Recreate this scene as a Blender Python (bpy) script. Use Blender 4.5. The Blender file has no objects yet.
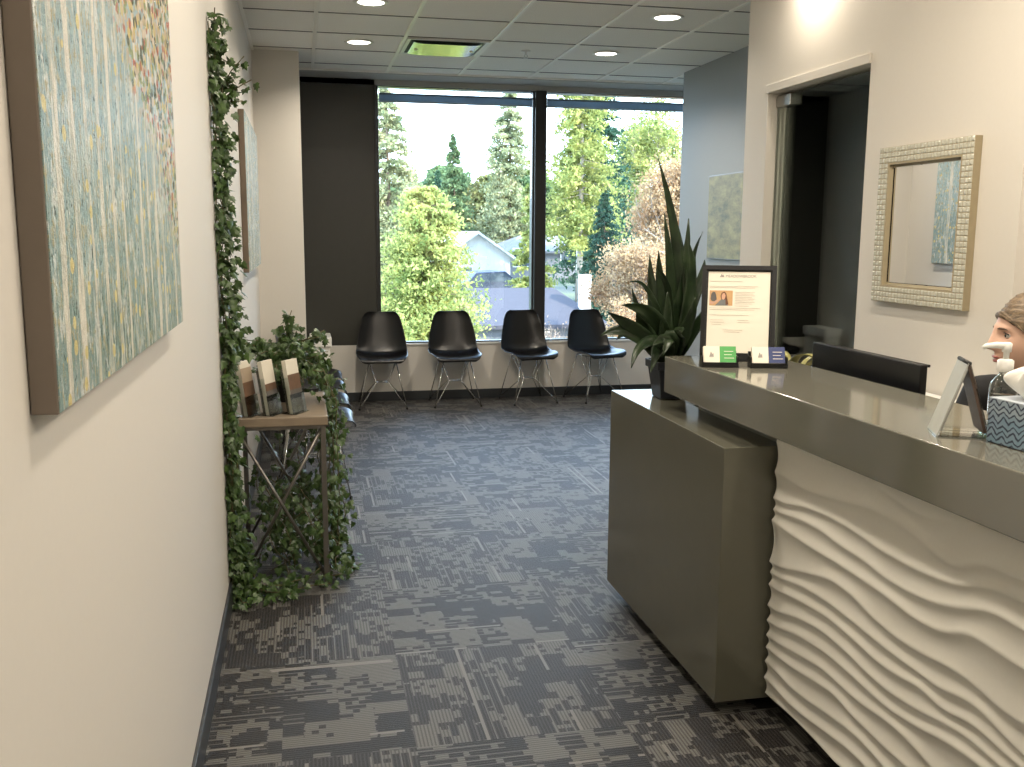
import bpy, bmesh, math, random
import numpy as np
from mathutils import Vector, Matrix, Euler, noise as mnoise
PI = math.pi
R = math.radians
scn = bpy.context.scene
COL = scn.collection
rnd = random.Random(7)

# ------------------------------------------------------------------ materials
class NT:
    def __init__(s, name):
        s.m = bpy.data.materials.new(name); s.m.use_nodes = True
        s.t = s.m.node_tree; s.n = s.t.nodes; s.l = s.t.links
        s.p = s.n['Principled BSDF']; s.out = s.n['Material Output']
    def node(s, typ, ins=None, **kw):
        nd = s.n.new(typ)
        for k, v in kw.items(): setattr(nd, k, v)
        if ins:
            for k, v in ins.items(): s.set(nd.inputs[k], v)
        return nd
    def set(s, sock, v):
        if isinstance(v, bpy.types.NodeSocket): s.l.new(v, sock)
        else:
            if isinstance(v, tuple) and len(v) == 3 and sock.type == 'RGBA': v = (*v, 1)
            sock.default_value = v
    def math(s, op, a, b=0.0, c=None, clamp=False):
        nd = s.n.new('ShaderNodeMath'); nd.operation = op; nd.use_clamp = clamp
        s.set(nd.inputs[0], a); s.set(nd.inputs[1], b)
        if c is not None: s.set(nd.inputs[2], c)
        return nd.outputs[0]
    def mix(s, f, a, b, mode='MIX'):
        nd = s.n.new('ShaderNodeMix'); nd.data_type = 'RGBA'; nd.blend_type = mode
        s.set(nd.inputs[0], f); s.set(nd.inputs[6], a); s.set(nd.inputs[7], b)
        return nd.outputs[2]
    def pos(s):
        g = s.n.new('ShaderNodeNewGeometry'); return g.outputs['Position']
    def obj(s):
        g = s.n.new('ShaderNodeTexCoord'); return g.outputs['Object']
    def sep(s, v):
        nd = s.n.new('ShaderNodeSeparateXYZ'); s.l.new(v, nd.inputs[0]); return nd.outputs
    def comb(s, x, y, z=0.0):
        nd = s.n.new('ShaderNodeCombineXYZ')
        s.set(nd.inputs[0], x); s.set(nd.inputs[1], y); s.set(nd.inputs[2], z); return nd.outputs[0]
    def noise(s, vec, scale, detail=2.0, rough=.5):
        nd = s.node('ShaderNodeTexNoise', {'Vector': vec, 'Scale': scale, 'Detail': detail, 'Roughness': rough})
        return nd.outputs['Fac']
    def white(s, vec):
        nd = s.node('ShaderNodeTexWhiteNoise', {'Vector': vec}, noise_dimensions='3D'); return nd.outputs['Value']
    def vscale(s, vec, sc):
        nd = s.n.new('ShaderNodeVectorMath'); nd.operation = 'MULTIPLY'
        s.l.new(vec, nd.inputs[0]); nd.inputs[1].default_value = sc; return nd.outputs[0]
    def step(s, v, lo, hi):
        nd = s.node('ShaderNodeMapRange', {'Value': v, 'From Min': lo, 'From Max': hi}); return nd.outputs[0]
    def bump(s, h, strength=.3, dist=.01):
        nd = s.node('ShaderNodeBump', {'Height': h, 'Strength': strength, 'Distance': dist})
        s.l.new(nd.outputs[0], s.p.inputs['Normal'])
    def base(s, c, rough=.5, metal=0.0, spec=.5):
        s.set(s.p.inputs['Base Color'], c); s.set(s.p.inputs['Roughness'], rough)
        s.p.inputs['Metallic'].default_value = metal; s.p.inputs['Specular IOR Level'].default_value = spec
        return s

def M(name, c, rough=.5, metal=0.0, var=.06, scale=30.0, bump=0.0, spec=.5):
    t = NT(name)
    f = t.noise(t.pos(), scale, 3)
    a = tuple(x * (1 - var) for x in c); b = tuple(min(1, x * (1 + var)) for x in c)
    t.base(t.mix(f, a, b), rough, metal, spec)
    if bump: t.bump(f, bump, .004)
    return t.m

def emis(name, c, st):
    t = NT(name); t.base(c); t.p.inputs['Emission Color'].default_value = (*c, 1)
    t.p.inputs['Emission Strength'].default_value = st; return t.m

def glassm(name, tint=(1, 1, 1), refl=.08, rough=0.0):
    t = NT(name)
    tr = t.node('ShaderNodeBsdfTransparent', {'Color': tint})
    gl = t.node('ShaderNodeBsdfGlossy', {'Color': (1, 1, 1), 'Roughness': rough})
    fr = t.node('ShaderNodeFresnel', {'IOR': 1.45})
    f = t.math('MULTIPLY', fr.outputs[0], refl / .04)
    f = t.math('MINIMUM', f, .9)
    mx = t.node('ShaderNodeMixShader', {0: f, 1: tr.outputs[0], 2: gl.outputs[0]})
    t.l.new(mx.outputs[0], t.out.inputs[0]); return t.m

WALL = (.64, .61, .56)
m_wall = M('wall_paint', WALL, .6, var=.015, scale=60, bump=.05)
m_wallr = M('wall_paint_white', (.66, .62, .555), .6, var=.015, scale=60, bump=.05)
m_grey = M('wall_paint_grey', (.30, .305, .29), .55, var=.02, scale=50)
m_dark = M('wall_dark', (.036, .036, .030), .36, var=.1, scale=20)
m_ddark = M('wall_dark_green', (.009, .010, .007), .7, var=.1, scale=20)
m_ceil = NT('ceiling_tile'); _f = m_ceil.noise(m_ceil.pos(), 220, 3)
m_ceil.base(m_ceil.mix(m_ceil.step(_f, .35, .6), (.74, .72, .67), (.88, .86, .80)), .9); m_ceil.bump(_f, .25, .003); m_ceil = m_ceil.m
m_grid = M('ceiling_grid_metal', (.86, .84, .78), .35, var=.03)
m_gyp = M('gypsum', (.42, .42, .40), .8, var=.02)
m_base = M('rubber_baseboard', (.03, .034, .038), .35, var=.1)
m_wtrim = M('white_trim', (.75, .75, .72), .3, var=.02)
m_frame = M('window_frame_dark', (.018, .018, .018), .35, var=.1)
m_glass = glassm('window_glass', (.97, .99, .98), .05)
m_dglass = glassm('door_glass', (.80, .86, .82), .05)
m_acr = glassm('clear_acrylic', (.93, .95, .95), .045)
m_black = M('black_plastic', (.004, .004, .005), .30, var=.2)
m_blackm = M('black_matt', (.012, .012, .012), .5, var=.2)
m_chrome = M('chrome_wire', (.72, .72, .70), .18, 1.0, var=.03)
m_steel = M('brushed_steel', (.50, .49, .46), .3, 1.0, var=.05)
m_lam = M('desk_laminate', (.108, .105, .080), .16, var=.04, scale=12, spec=.55)
m_lamtop = M('desk_laminate_lit_top', (.150, .145, .118), .10, var=.04, scale=12, spec=.8)  # paler laminate copy; light on the counter is put into its colour
m_lamtop.node_tree.nodes['Principled BSDF'].inputs['IOR'].default_value = 1.9
m_toe = M('toe_kick', (.01, .01, .01), .5)
m_wave = M('white_wave_panel', (.72, .70, .64), .5, var=.02, scale=80, bump=.04)
m_mirror = M('mirror_glass', (.92, .93, .93), .01, 1.0, var=0)
m_wood = NT('table_wood'); _v = m_wood.vscale(m_wood.pos(), (6, 60, 60)); _f = m_wood.noise(_v, 1.2, 4, .6)
m_wood.base(m_wood.mix(_f, (.17, .13, .09), (.29, .23, .165)), .38); m_wood = m_wood.m
m_gun = M('gunmetal', (.20, .185, .165), .35, .8, var=.1)
m_soil = M('soil', (.03, .02, .012), .9, var=.4, scale=90, bump=.5)
m_paper = M('paper_cream', (.78, .73, .62), .6, var=.015)
m_white = M('white_plastic', (.82, .81, .77), .35, var=.02)
m_tissue = M('tissue_paper', (.85, .83, .78), .8, var=.02, scale=20)
m_ink = M('grey_ink', (.33, .30, .27), .7)
m_ink2 = M('pale_ink', (.50, .46, .40), .7)
m_green = M('card_green', (.06, .33, .07), .5)
m_blue = M('card_blue', (.015, .03, .13), .5)
m_skin = M('skin', (.68, .43, .32), .45, var=.05, scale=40)
m_hair = NT('hair'); _v = m_hair.vscale(m_hair.obj(), (90, 10, 170)); _f = m_hair.noise(_v, 1, 3, .7)
m_hair.base(m_hair.mix(m_hair.step(_f, .3, .7), (.035, .024, .014), (.24, .165, .095)), .45); m_hair.bump(_f, .6, .004); m_hair = m_hair.m
m_cloth = M('black_cloth', (.01, .01, .011), .8, var=.2)
m_lip = M('lip', (.40, .14, .11), .4)
m_stem = M('vine_stem', (.09, .075, .03), .6, var=.2)

def leafmat(name, a, b, scale=9, rough=.4, spec=.5, trans=.0):
    t = NT(name)
    f = t.noise(t.pos(), scale, 3, .7)
    c = t.mix(t.step(f, .3, .7), a, b)
    t.base(c, rough, 0, spec)
    if trans:
        tl = t.node('ShaderNodeBsdfTranslucent', {'Color': c})
        mx = t.node('ShaderNodeMixShader', {0: trans, 1: t.p.outputs[0], 2: tl.outputs[0]})
        t.l.new(mx.outputs[0], t.out.inputs[0])
    return t.m
m_shade = leafmat('roller_shade_fabric_lit', (.30, .37, .43), (.33, .40, .46), 10, .8, .2, .6)  # base colour lightened to carry the daylight behind the fabric
m_hem = M('hem_bar', (.40, .46, .50), .4)  # lightened like the fabric, for the same daylight from behind
m_ivy = leafmat('ivy_leaf', (.011, .032, .008), (.072, .13, .030), 25, .42)
m_castleaf = leafmat('broad_leaf', (.008, .017, .008), (.030, .052, .020), 10, .32)
m_strap = leafmat('strap_leaf', (.20, .20, .05), (.36, .33, .12), 14, .35)

# carpet ----------------------------------------------------------
def carpet():
    t = NT('carpet_tiles'); m = t.math
    P = t.sep(t.pos()); T = .655
    tx = m('DIVIDE', m('SUBTRACT', P[0], .293), T); ty = m('DIVIDE', m('SUBTRACT', P[1], 3.325), T)
    ix = m('FLOOR', tx); iy = m('FLOOR', ty)
    fx = m('FRACT', tx); fy = m('FRACT', ty)
    par = m('FLOORED_MODULO', m('ADD', ix, iy), 2.0)     # 0/1
    # u runs along the stripes, v across
    def sel(a, b): return m('ADD', m('MULTIPLY', a, par), m('MULTIPLY', b, m('SUBTRACT', 1.0, par)))
    v = sel(fx, fy); u = sel(fy, fx)
    seed = m('ADD', m('MULTIPLY', ix, 3.17), m('MULTIPLY', iy, 7.31))
    N = 58.0
    si = m('FLOOR', m('MULTIPLY', v, N)); sf = m('FRACT', m('MULTIPLY', v, N))
    jag = m('MULTIPLY', m('SUBTRACT', t.white(t.comb(si, seed, 1.0)), .5), .012)
    uj = m('ADD', u, jag)
    def cell(nu, nv, k, uu=uj, ov=0.0):
        return t.white(t.comb(m('FLOOR', m('MULTIPLY', uu, nu)), m('FLOOR', m('ADD', m('MULTIPLY', v, nv), ov)), m('ADD', seed, k)))
    g = lambda a, b: m('GREATER_THAN', a, b)
    vj = m('ADD', v, m('MULTIPLY', t.white(t.comb(m('FLOOR', m('MULTIPLY', u, 5.)), seed, 7.)), .12))
    def cellv(nu, nv, k, uu): return t.white(t.comb(m('FLOOR', m('MULTIPLY', uu, nu)), m('FLOOR', m('MULTIPLY', vj, nv)), m('ADD', seed, k)))
    A = cellv(6.0, 9.0, 10., uj)
    A2 = cellv(3.1, 11.0, 25., uj)
    B = cell(30., 24., 40., u)
    Cc = cell(13., 24., 60., uj)
    solid = g(A, .63)
    mid = m('MULTIPLY', g(A, .30), m('SUBTRACT', 1.0, solid))
    dark = m('MAXIMUM', m('MULTIPLY', solid, g(Cc, .10)), m('MULTIPLY', mid, g(B, .45)))
    dark = m('MAXIMUM', dark, m('MULTIPLY', g(A2, .78), g(Cc, .30)))
    dark = m('MAXIMUM', dark, m('MULTIPLY', g(B, .90), g(A, .12)))
    gap = m('LESS_THAN', m('FRACT', m('MULTIPLY', v, 24.)), .20)
    dark = m('MULTIPLY', dark, m('SUBTRACT', 1.0, m('MULTIPLY', gap, m('SUBTRACT', 1.0, solid))))
    line = m('MULTIPLY', g(t.white(t.comb(si, seed, 99.)), .95), g(A2, .45))
    stripe = m('LESS_THAN', sf, .42)
    ds = t.mix(stripe, (.005, .0047, .005), (.028, .026, .025))
    ls = t.mix(stripe, (.122, .119, .108), (.058, .056, .051))
    big = t.noise(t.pos(), 1.7, 2)
    c = t.mix(dark, ls, ds)
    c = t.mix(line, c, (.17, .163, .147))
    c = t.mix(m('MULTIPLY', par, .25), c, t.mix(.5, c, (.07, .062, .06)))
    n = t.noise(t.pos(), 900, 1)
    t.base(c, .55, 0, .36); t.p.inputs['Sheen Weight'].default_value = .08; t.p.inputs['Sheen Roughness'].default_value = .35
    t.bump(m('ADD', m('MULTIPLY', stripe, .6), n), .35, .003)
    return t.m
m_carpet = carpet()

# ------------------------------------------------------------------ mesh helpers
class MB:
    def __init__(s): s.v = []; s.f = []
    def add(s, vs, fs, mat=None):
        o = len(s.v)
        if mat is not None: vs = [mat @ Vector(p) for p in vs]
        s.v += [tuple(p) for p in vs]; s.f += [tuple(i + o for i in f) for f in fs]
        return s
    def box(s, x0, x1, y0, y1, z0, z1, mat=None):
        vs = [(x, y, z) for z in (z0, z1) for y in (y0, y1) for x in (x0, x1)]
        return s.add(vs, [(0, 2, 3, 1), (4, 5, 7, 6), (0, 1, 5, 4), (2, 6, 7, 3), (0, 4, 6, 2), (1, 3, 7, 5)], mat)
    def tube(s, pts, r, n=8, cap=True, closed=False):
        pts = [Vector(p) for p in pts]; k = len(pts)
        rs = r if isinstance(r, (list, tuple)) else [r] * k
        vs = []; fs = []; up = None
        for i, p in enumerate(pts):
            if closed: d = pts[(i + 1) % k] - pts[i - 1]
            else: d = pts[min(i + 1, k - 1)] - pts[max(i - 1, 0)]
            if d.length < 1e-9: d = Vector((0, 0, 1))
            d.normalize()
            if up is None: up = d.orthogonal()
            up = up - d * up.dot(d)
            if up.length < 1e-6: up = d.orthogonal()
            up.normalize(); b = d.cross(up)
            for j in range(n):
                a = 2 * PI * j / n; vs.append(p + (up * math.cos(a) + b * math.sin(a)) * rs[i])
        m = k if closed else k - 1
        for i in range(m):
            for j in range(n):
                a = i * n + j; b2 = i * n + (j + 1) % n; i2 = ((i + 1) % k) * n
                fs.append((a, b2, i2 + (j + 1) % n, i2 + j))
        if cap and not closed:
            fs.append(tuple(range(n - 1, -1, -1))); fs.append(tuple((k - 1) * n + j for j in range(n)))
        return s.add(vs, fs)
    def lathe(s, prof, c=(0, 0, 0), n=28, cap=True):
        vs = []; fs = []; k = len(prof)
        for r, z in prof:
            for j in range(n):
                a = 2 * PI * j / n; vs.append((c[0] + r * math.cos(a), c[1] + r * math.sin(a), c[2] + z))
        for i in range(k - 1):
            for j in range(n):
                fs.append((i * n + j, i * n + (j + 1) % n, (i + 1) * n + (j + 1) % n, (i + 1) * n + j))
        if cap:
            fs.append(tuple(range(n - 1, -1, -1))); fs.append(tuple((k - 1) * n + j for j in range(n)))
        return s.add(vs, fs)
    def sphere(s, c, r, nu=16, nv=10, sc=(1, 1, 1)):
        vs = []; fs = []
        for i in range(nv + 1):
            th = PI * i / nv
            for j in range(nu):
                a = 2 * PI * j / nu
                vs.append((c[0] + r * sc[0] * math.sin(th) * math.cos(a), c[1] + r * sc[1] * math.sin(th) * math.sin(a), c[2] + r * sc[2] * math.cos(th)))
        for i in range(nv):
            for j in range(nu):
                fs.append((i * nu + j, (i + 1) * nu + j, (i + 1) * nu + (j + 1) % nu, i * nu + (j + 1) % nu))
        return s.add(vs, fs)
    def grid(s, fn, nu, nv, closeu=False):
        vs = []; fs = []
        for i in range(nv + 1):
            for j in range(nu if closeu else nu + 1): vs.append(fn(j / nu, i / nv))
        w = nu if closeu else nu + 1
        for i in range(nv):
            for j in range(nu):
                j2 = (j + 1) % w
                fs.append((i * w + j, i * w + j2, (i + 1) * w + j2, (i + 1) * w + j))
        return s.add(vs, fs)
    def poly(s, pts, th, mat=None):
        """prism of polygon pts (x,y), thickness th in z"""
        n = len(pts)
        vs = [(x, y, 0) for x, y in pts] + [(x, y, th) for x, y in pts]
        fs = [tuple(range(n - 1, -1, -1)), tuple(range(n, 2 * n))] + [(i, (i + 1) % n, (i + 1) % n + n, i + n) for i in range(n)]
        return s.add(vs, fs, mat)
    def build(s, name, mat, parent=None, smooth=False, bevel=0.0, seg=2, loc=None, weld=False, rot=None):
        me = bpy.data.meshes.new(name); me.from_pydata(s.v, [], s.f); me.update()
        bm = bmesh.new(); bm.from_mesh(me)
        if weld: bmesh.ops.remove_doubles(bm, verts=bm.verts, dist=1e-5)
        if len(bm.faces) < 60000 and len(bm.faces) > 0: bmesh.ops.recalc_face_normals(bm, faces=bm.faces)
        bm.to_mesh(me); bm.free()
        for mm in (mat if isinstance(mat, list) else [mat]): me.materials.append(mm)
        if smooth: me.polygons.foreach_set('use_smooth', [True] * len(me.polygons))
        o = bpy.data.objects.new(name, me); COL.objects.link(o)
        if parent is not None: o.parent = parent
        if loc is not None: o.location = loc
        if rot is not None: o.rotation_euler = rot
        if bevel:
            b = o.modifiers.new('bevel', 'BEVEL'); b.width = bevel; b.segments = seg; b.limit_method = 'ANGLE'; b.angle_limit = R(40)
        return o

def thing(name, label, cat, loc=(0, 0, 0), rz=0, group=None):
    o = bpy.data.objects.new(name, None); COL.objects.link(o); o.location = loc; o.rotation_euler = (0, 0, rz)
    o.empty_display_size = .1
    return tag(o, label, cat, group)
def tag(o, label, cat, group=None):
    o['label'] = label; o['category'] = cat
    if group: o['group'] = group
    return o
def struct(o): o['kind'] = 'structure'; return o
def box(name, mat, x0, x1, y0, y1, z0, z1, bevel=0.0, parent=None):
    return MB().box(x0, x1, y0, y1, z0, z1).build(name, mat, parent, bevel=bevel)
def sbox(name, mat, *a, bevel=0.0): return struct(box(name, mat, *a, bevel=bevel))
def dup(root, loc, rz, label, group):
    r = root.copy(); COL.objects.link(r); r.location = loc; r.rotation_euler = (0, 0, rz)
    r['label'] = label
    if group: r['group'] = group
    for ch in list(root.children):
        c = ch.copy(); COL.objects.link(c); c.parent = r
        for g in ch.children:
            d = g.copy(); COL.objects.link(d); d.parent = c
    return r
def text(s, size, mat, name, parent, mat4, ext=.0003, align='LEFT'):
    cu = bpy.data.curves.new(name, 'FONT'); cu.body = s; cu.size = size; cu.extrude = ext; cu.align_x = align
    tmp = bpy.data.objects.new('tmp', cu); COL.objects.link(tmp)
    dg = bpy.context.evaluated_depsgraph_get(); me = bpy.data.meshes.new_from_object(tmp.evaluated_get(dg))
    bpy.data.objects.remove(tmp)
    me.transform(mat4); me.materials.clear(); me.materials.append(mat)
    o = bpy.data.objects.new(name, me); COL.objects.link(o); o.parent = parent; return o

# ------------------------------------------------------------------ camera
f_px = 962.0; H = 1.52
def unit(v): v = np.array(v, float); return v / np.linalg.norm(v)
Yc = unit([302 - 512, 383.5 - 232, -f_px]); Xc = np.array([5007 - 512, 383.5 - 258, -f_px])
Xc = unit(Xc / np.linalg.norm(Xc) - Yc * (Xc / np.linalg.norm(Xc)).dot(Yc)); Zc = np.cross(Xc, Yc)
RW = np.array([Xc, Yc, Zc])
cam = bpy.data.cameras.new('camera'); co = bpy.data.objects.new('camera', cam); COL.objects.link(co)
cam.sensor_width = 36; cam.lens = f_px * 36 / 1024; cam.clip_start = .02; cam.clip_end = 500
mw = Matrix.Identity(4)
for i in range(3):
    for j in range(3): mw[i][j] = float(RW[i, j])
mw.translation = Vector((0, 0, H)); co.matrix_world = mw
scn.camera = co

# ------------------------------------------------------------------ room shell
XL = -.33; YB = 8.72; ZC = 2.85; XR = 2.45; XE = 4.0; YN = -1.6; XS = 3.7
sbox('floor', m_carpet, XL - .12, XE + .1, YN - .1, YB + .2, -.1, 0)
sbox('ceiling', m_ceil, XL - .12, XE + .1, YN - .1, YB + .2, ZC, ZC + .1)
sbox('wall_left', m_wall, XL - .12, XL, YN, 7.62, 0, ZC)
sbox('wall_pillar', m_wall, XL - .12, .012, 7.62, YB + .2, 0, ZC, bevel=.003)
sbox('wall_rear', m_wall, XL - .12, XE + .1, YN - .1, YN, 0, ZC)
# window wall
sbox('wall_back', m_wall, .012, XE, YB, YB + .2, 0, .515)
sbox('wall_back_header', m_gyp, .012, XE, YB, YB + .2, 2.787, ZC)
sbox('wall_back_dark', m_dark, .012, .652, YB, YB + .2, .515, ZC, bevel=.002)
sbox('trim_1', m_gyp, .012, XE, 8.40, YB, 2.832, ZC)      # flat soffit strip in front of the header
sbox('wall_back_end', m_grey, XE, XE + .1, 5.2, YB + .2, 0, ZC)
sill = MB().box(.645, XE, YB - .012, YB + .10, .505, .522).build('trim_2', m_wtrim, bevel=.003); struct(sill)
# grey block on the right with hidden corridor behind
sbox('wall_grey', m_grey, 3.15, XE, 5.16, 7.84, 0, ZC)
# white reception wall with doorway
wr = MB()
wp_ = [(2.96, 0), (3.94, 0), (3.94, 2.262), (4.90, 2.262), (4.90, 0), (5.16, 0), (5.16, ZC), (2.96, ZC)]
wr.poly(wp_, .12, Matrix(((0, 0, 1, XR), (1, 0, 0, 0), (0, 1, 0, 0), (0, 0, 0, 1))))
struct(wr.build('wall_right', m_wallr))
sbox('wall_right_return', m_wallr, XR + .12, XS, 2.96, 3.04, 0, ZC)
sbox('wall_staff_side', m_wallr, XS, XS + .1, YN, 3.04, 0, ZC)
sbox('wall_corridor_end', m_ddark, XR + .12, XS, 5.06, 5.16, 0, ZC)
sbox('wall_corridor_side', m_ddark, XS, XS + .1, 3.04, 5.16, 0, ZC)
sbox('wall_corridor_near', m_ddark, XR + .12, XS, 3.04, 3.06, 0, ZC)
sbox('trim_3', m_wallr, XR - .012, XR + .004, 3.935, 4.905, 2.262, 2.305, bevel=.002)
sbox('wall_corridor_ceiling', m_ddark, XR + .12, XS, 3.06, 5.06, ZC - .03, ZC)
# baseboards
sbox('baseboard_left', m_base, XL, XL + .012, YN, 7.62, 0, .10, bevel=.003)
sbox('baseboard_pillar', m_base, XL + .012, .024, 7.608, 7.62, 0, .10, bevel=.003)
sbox('baseboard_pillar_side', m_base, .012, .024, 7.62, YB, 0, .10, bevel=.003)
sbox('baseboard_back', m_base, .024, XE, YB - .012, YB, 0, .085, bevel=.003)
sbox('baseboard_right', m_base, XR - .012, XR, 2.96, 3.94, 0, .10, bevel=.003)
sbox('baseboard_grey', m_base, 3.138, 3.15, 5.16, 7.84, 0, .10, bevel=.003)

# ceiling grid
g1 = MB()
for k in range(0, 7):
    x = .12 + .61 * k
    g1.box(x - .012, x + .012, YN, 8.40, ZC - .008, ZC)
g1.box(XL, XL + .02, YN, 7.62, ZC - .008, ZC)
g1.box(.012, XE, 8.376, 8.40, ZC - .012, ZC)
struct(g1.build('trim_4', m_grid))
g2 = MB()
for k in range(-12, 4):
    y = 6.27 + .61 * k
    g2.box(XL + .02, XE, y - .005, y + .005, ZC - .004, ZC)
struct(g2.build('trim_5', M('grid_cross_dark', (.12, .11, .10), .5)))

# windows
def window(name, x0, x1):
    w = bpy.data.objects.new(name, None); COL.objects.link(w); w['kind'] = 'structure'
    w.location = (x0, YB, .52)
    b = MB(); z0, z1 = .522 - .52, 2.787 - .52; L = x1 - x0
    b.box(0, .028, .02, .12, z0, z1); b.box(L - .028, L, .02, .12, z0, z1)
    b.box(.028, L - .028, .02, .12, z0, z0 + .012); b.box(.028, L - .028, .02, .12, z1 - .006, z1)
    b.build('window_frame', m_frame, w, bevel=.003)
    MB().box(.029, L - .029, .065, .073, z0 + .013, z1 - .007).build('window_pane', m_glass, w)
    return w
window('window_1', .652, 2.10); window('window_2', 2.175, XE)
sbox('trim_6', m_frame, 2.086, 2.189, YB - .03, YB + .14, .522, 2.787, bevel=.004)   # mullion
sbox('trim_7', m_frame, .640, .660, YB - .01, YB + .02, .522, 2.787, bevel=.002)

def blind(x0, x1, label):
    t = thing('roller_blind', label, 'window blind', ((x0 + x1) / 2, YB + .02, 2.706), 0, 'rolled up blinds at the tops of the windows')
    L = (x1 - x0) / 2
    MB().box(-L, L, .006, .009, -.050, .022).build('fabric', m_shade, t)
    MB().tube([(-L, .0, .012), (L, .0, .012)], .007, 16).build('roller', m_shade, t, smooth=True)
    MB().box(-L, L, .001, .015, -.058, -.044).build('hem_bar', m_hem, t, bevel=.002)
    return t
blind(.69, 2.07, 'grey-blue blind rolled up at the top of the left window pane')
blind(2.205, 3.95, 'grey-blue blind rolled up at the top of the right window pane')

# glass door with patch fitting
dr = bpy.data.objects.new('door_1', None); COL.objects.link(dr); dr['kind'] = 'structure'; dr.location = (XR + .06, 3.95, 0)
MB().box(-.006, .006, 0, .94, .01, 2.245).build('door_pane', m_dglass, dr)
MB().box(-.016, .016, .79, .94, 2.19, 2.246).build('patch_fitting', m_steel, dr, bevel=.003)
MB().box(-.016, .016, .79, .94, .01, .06).build('patch_fitting', m_steel, dr, bevel=.003)
# ------------------------------------------------------------------ downlights, diffuser, sprinkler
m_lens = emis('lamp_lens', (1.0, .93, .80), 9.0)
def downlight(x, y, label, power=12.5, col=(1, .885, .73)):
    t = thing('recessed_downlight', label, 'ceiling light', (x, y, ZC), 0, 'round recessed ceiling lights')
    MB().lathe([(.078, -.001), (.100, -.001), (.104, -.004), (.100, -.008), (.084, -.010), (.078, -.006)], cap=False).build('trim_ring', m_wtrim, t, smooth=True)
    MB().lathe([(.0005, -.004), (.079, -.004), (.079, -.002), (.0005, -.002)], cap=False).build('lens', m_lens, t)
    li = bpy.data.lights.new('downlight_lamp', 'AREA'); li.shape = 'DISK'; li.size = .15; li.energy = power; li.color = col; li.spread = R(140)
    lo = bpy.data.objects.new('downlight_lamp', li); COL.objects.link(lo); lo.location = (x, y, ZC - .014)
    return t
downlight(.43, 7.15, 'round white downlight in the ceiling, far left, nearest the dark wall panel')
downlight(.43, 5.93, 'round white downlight in the ceiling, near left, cut by the top of the photo')
downlight(2.25, 5.90, 'round white downlight in the ceiling, near right above the doorway corner')
downlight(2.25, 7.15, 'round white downlight in the ceiling, far right, nearest the grey wall')
for i, (x, y, pw) in enumerate([(.43, 4.6, 12), (.43, 3.1, 14), (.5, 1.6, 14), (1.2, .0, 22), (2.33, 4.42, 6), (1.60, 2.7, 20), (1.60, 1.3, 20), (2.9, 1.9, 18)]):
    li = bpy.data.lights.new('room_lamp', 'AREA'); li.shape = 'DISK'; li.size = .15; li.energy = pw; li.color = (1, .885, .73); li.spread = R(180)
    lo = bpy.data.objects.new('room_lamp', li); COL.objects.link(lo); lo.location = (x, y, ZC - .012)

t = thing('ceiling_diffuser', 'square glossy ceiling air diffuser reflecting green light from the window', 'ceiling vent', (1.035, 7.185, ZC))
b = MB()
for (a0, a1, c0, c1) in [(-.29, .29, -.29, -.262), (-.29, .29, .262, .29), (-.29, -.262, -.262, .262), (.262, .29, -.262, .262)]: b.box(a0, a1, c0, c1, -.014, -.001)
b.build('frame', m_wtrim, t, bevel=.002)
MB().box(-.262, .262, -.262, .262, -.006, -.003).build('duct_shade', m_blackm, t)  # black sheet stands in for the shade inside the duct
mp = M('diffuser_plaque_reflection', (.62, .66, .40), .10, .75, var=.03)  # yellow-green tint paints the trees' reflection onto white enamel
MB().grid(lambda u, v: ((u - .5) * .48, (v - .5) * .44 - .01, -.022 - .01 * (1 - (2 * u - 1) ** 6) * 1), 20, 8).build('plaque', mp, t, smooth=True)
for sx in (-1, 1): MB().box(sx * .2 - .01, sx * .2 + .01, -.01, .01, -.035, -.004).build('bracket', m_steel, t)

t = thing('sprinkler_head', 'small white pendant sprinkler head in the ceiling beyond the air diffuser', 'sprinkler', (1.65, 7.2, ZC))
MB().lathe([(.028, -.001), (.036, -.003), (.030, -.008), (.008, -.010), (.008, -.03), (.003, -.032)]).build('escutcheon', m_wtrim, t, smooth=True)
b = MB(); b.tube([(-.008, 0, -.03), (-.014, 0, -.04), (0, 0, -.052)], .002, 6); b.tube([(.008, 0, -.03), (.014, 0, -.04), (0, 0, -.052)], .002, 6); b.lathe([(.016, -.054), (.016, -.052)])
b.build('deflector', m_steel, t)

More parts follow.
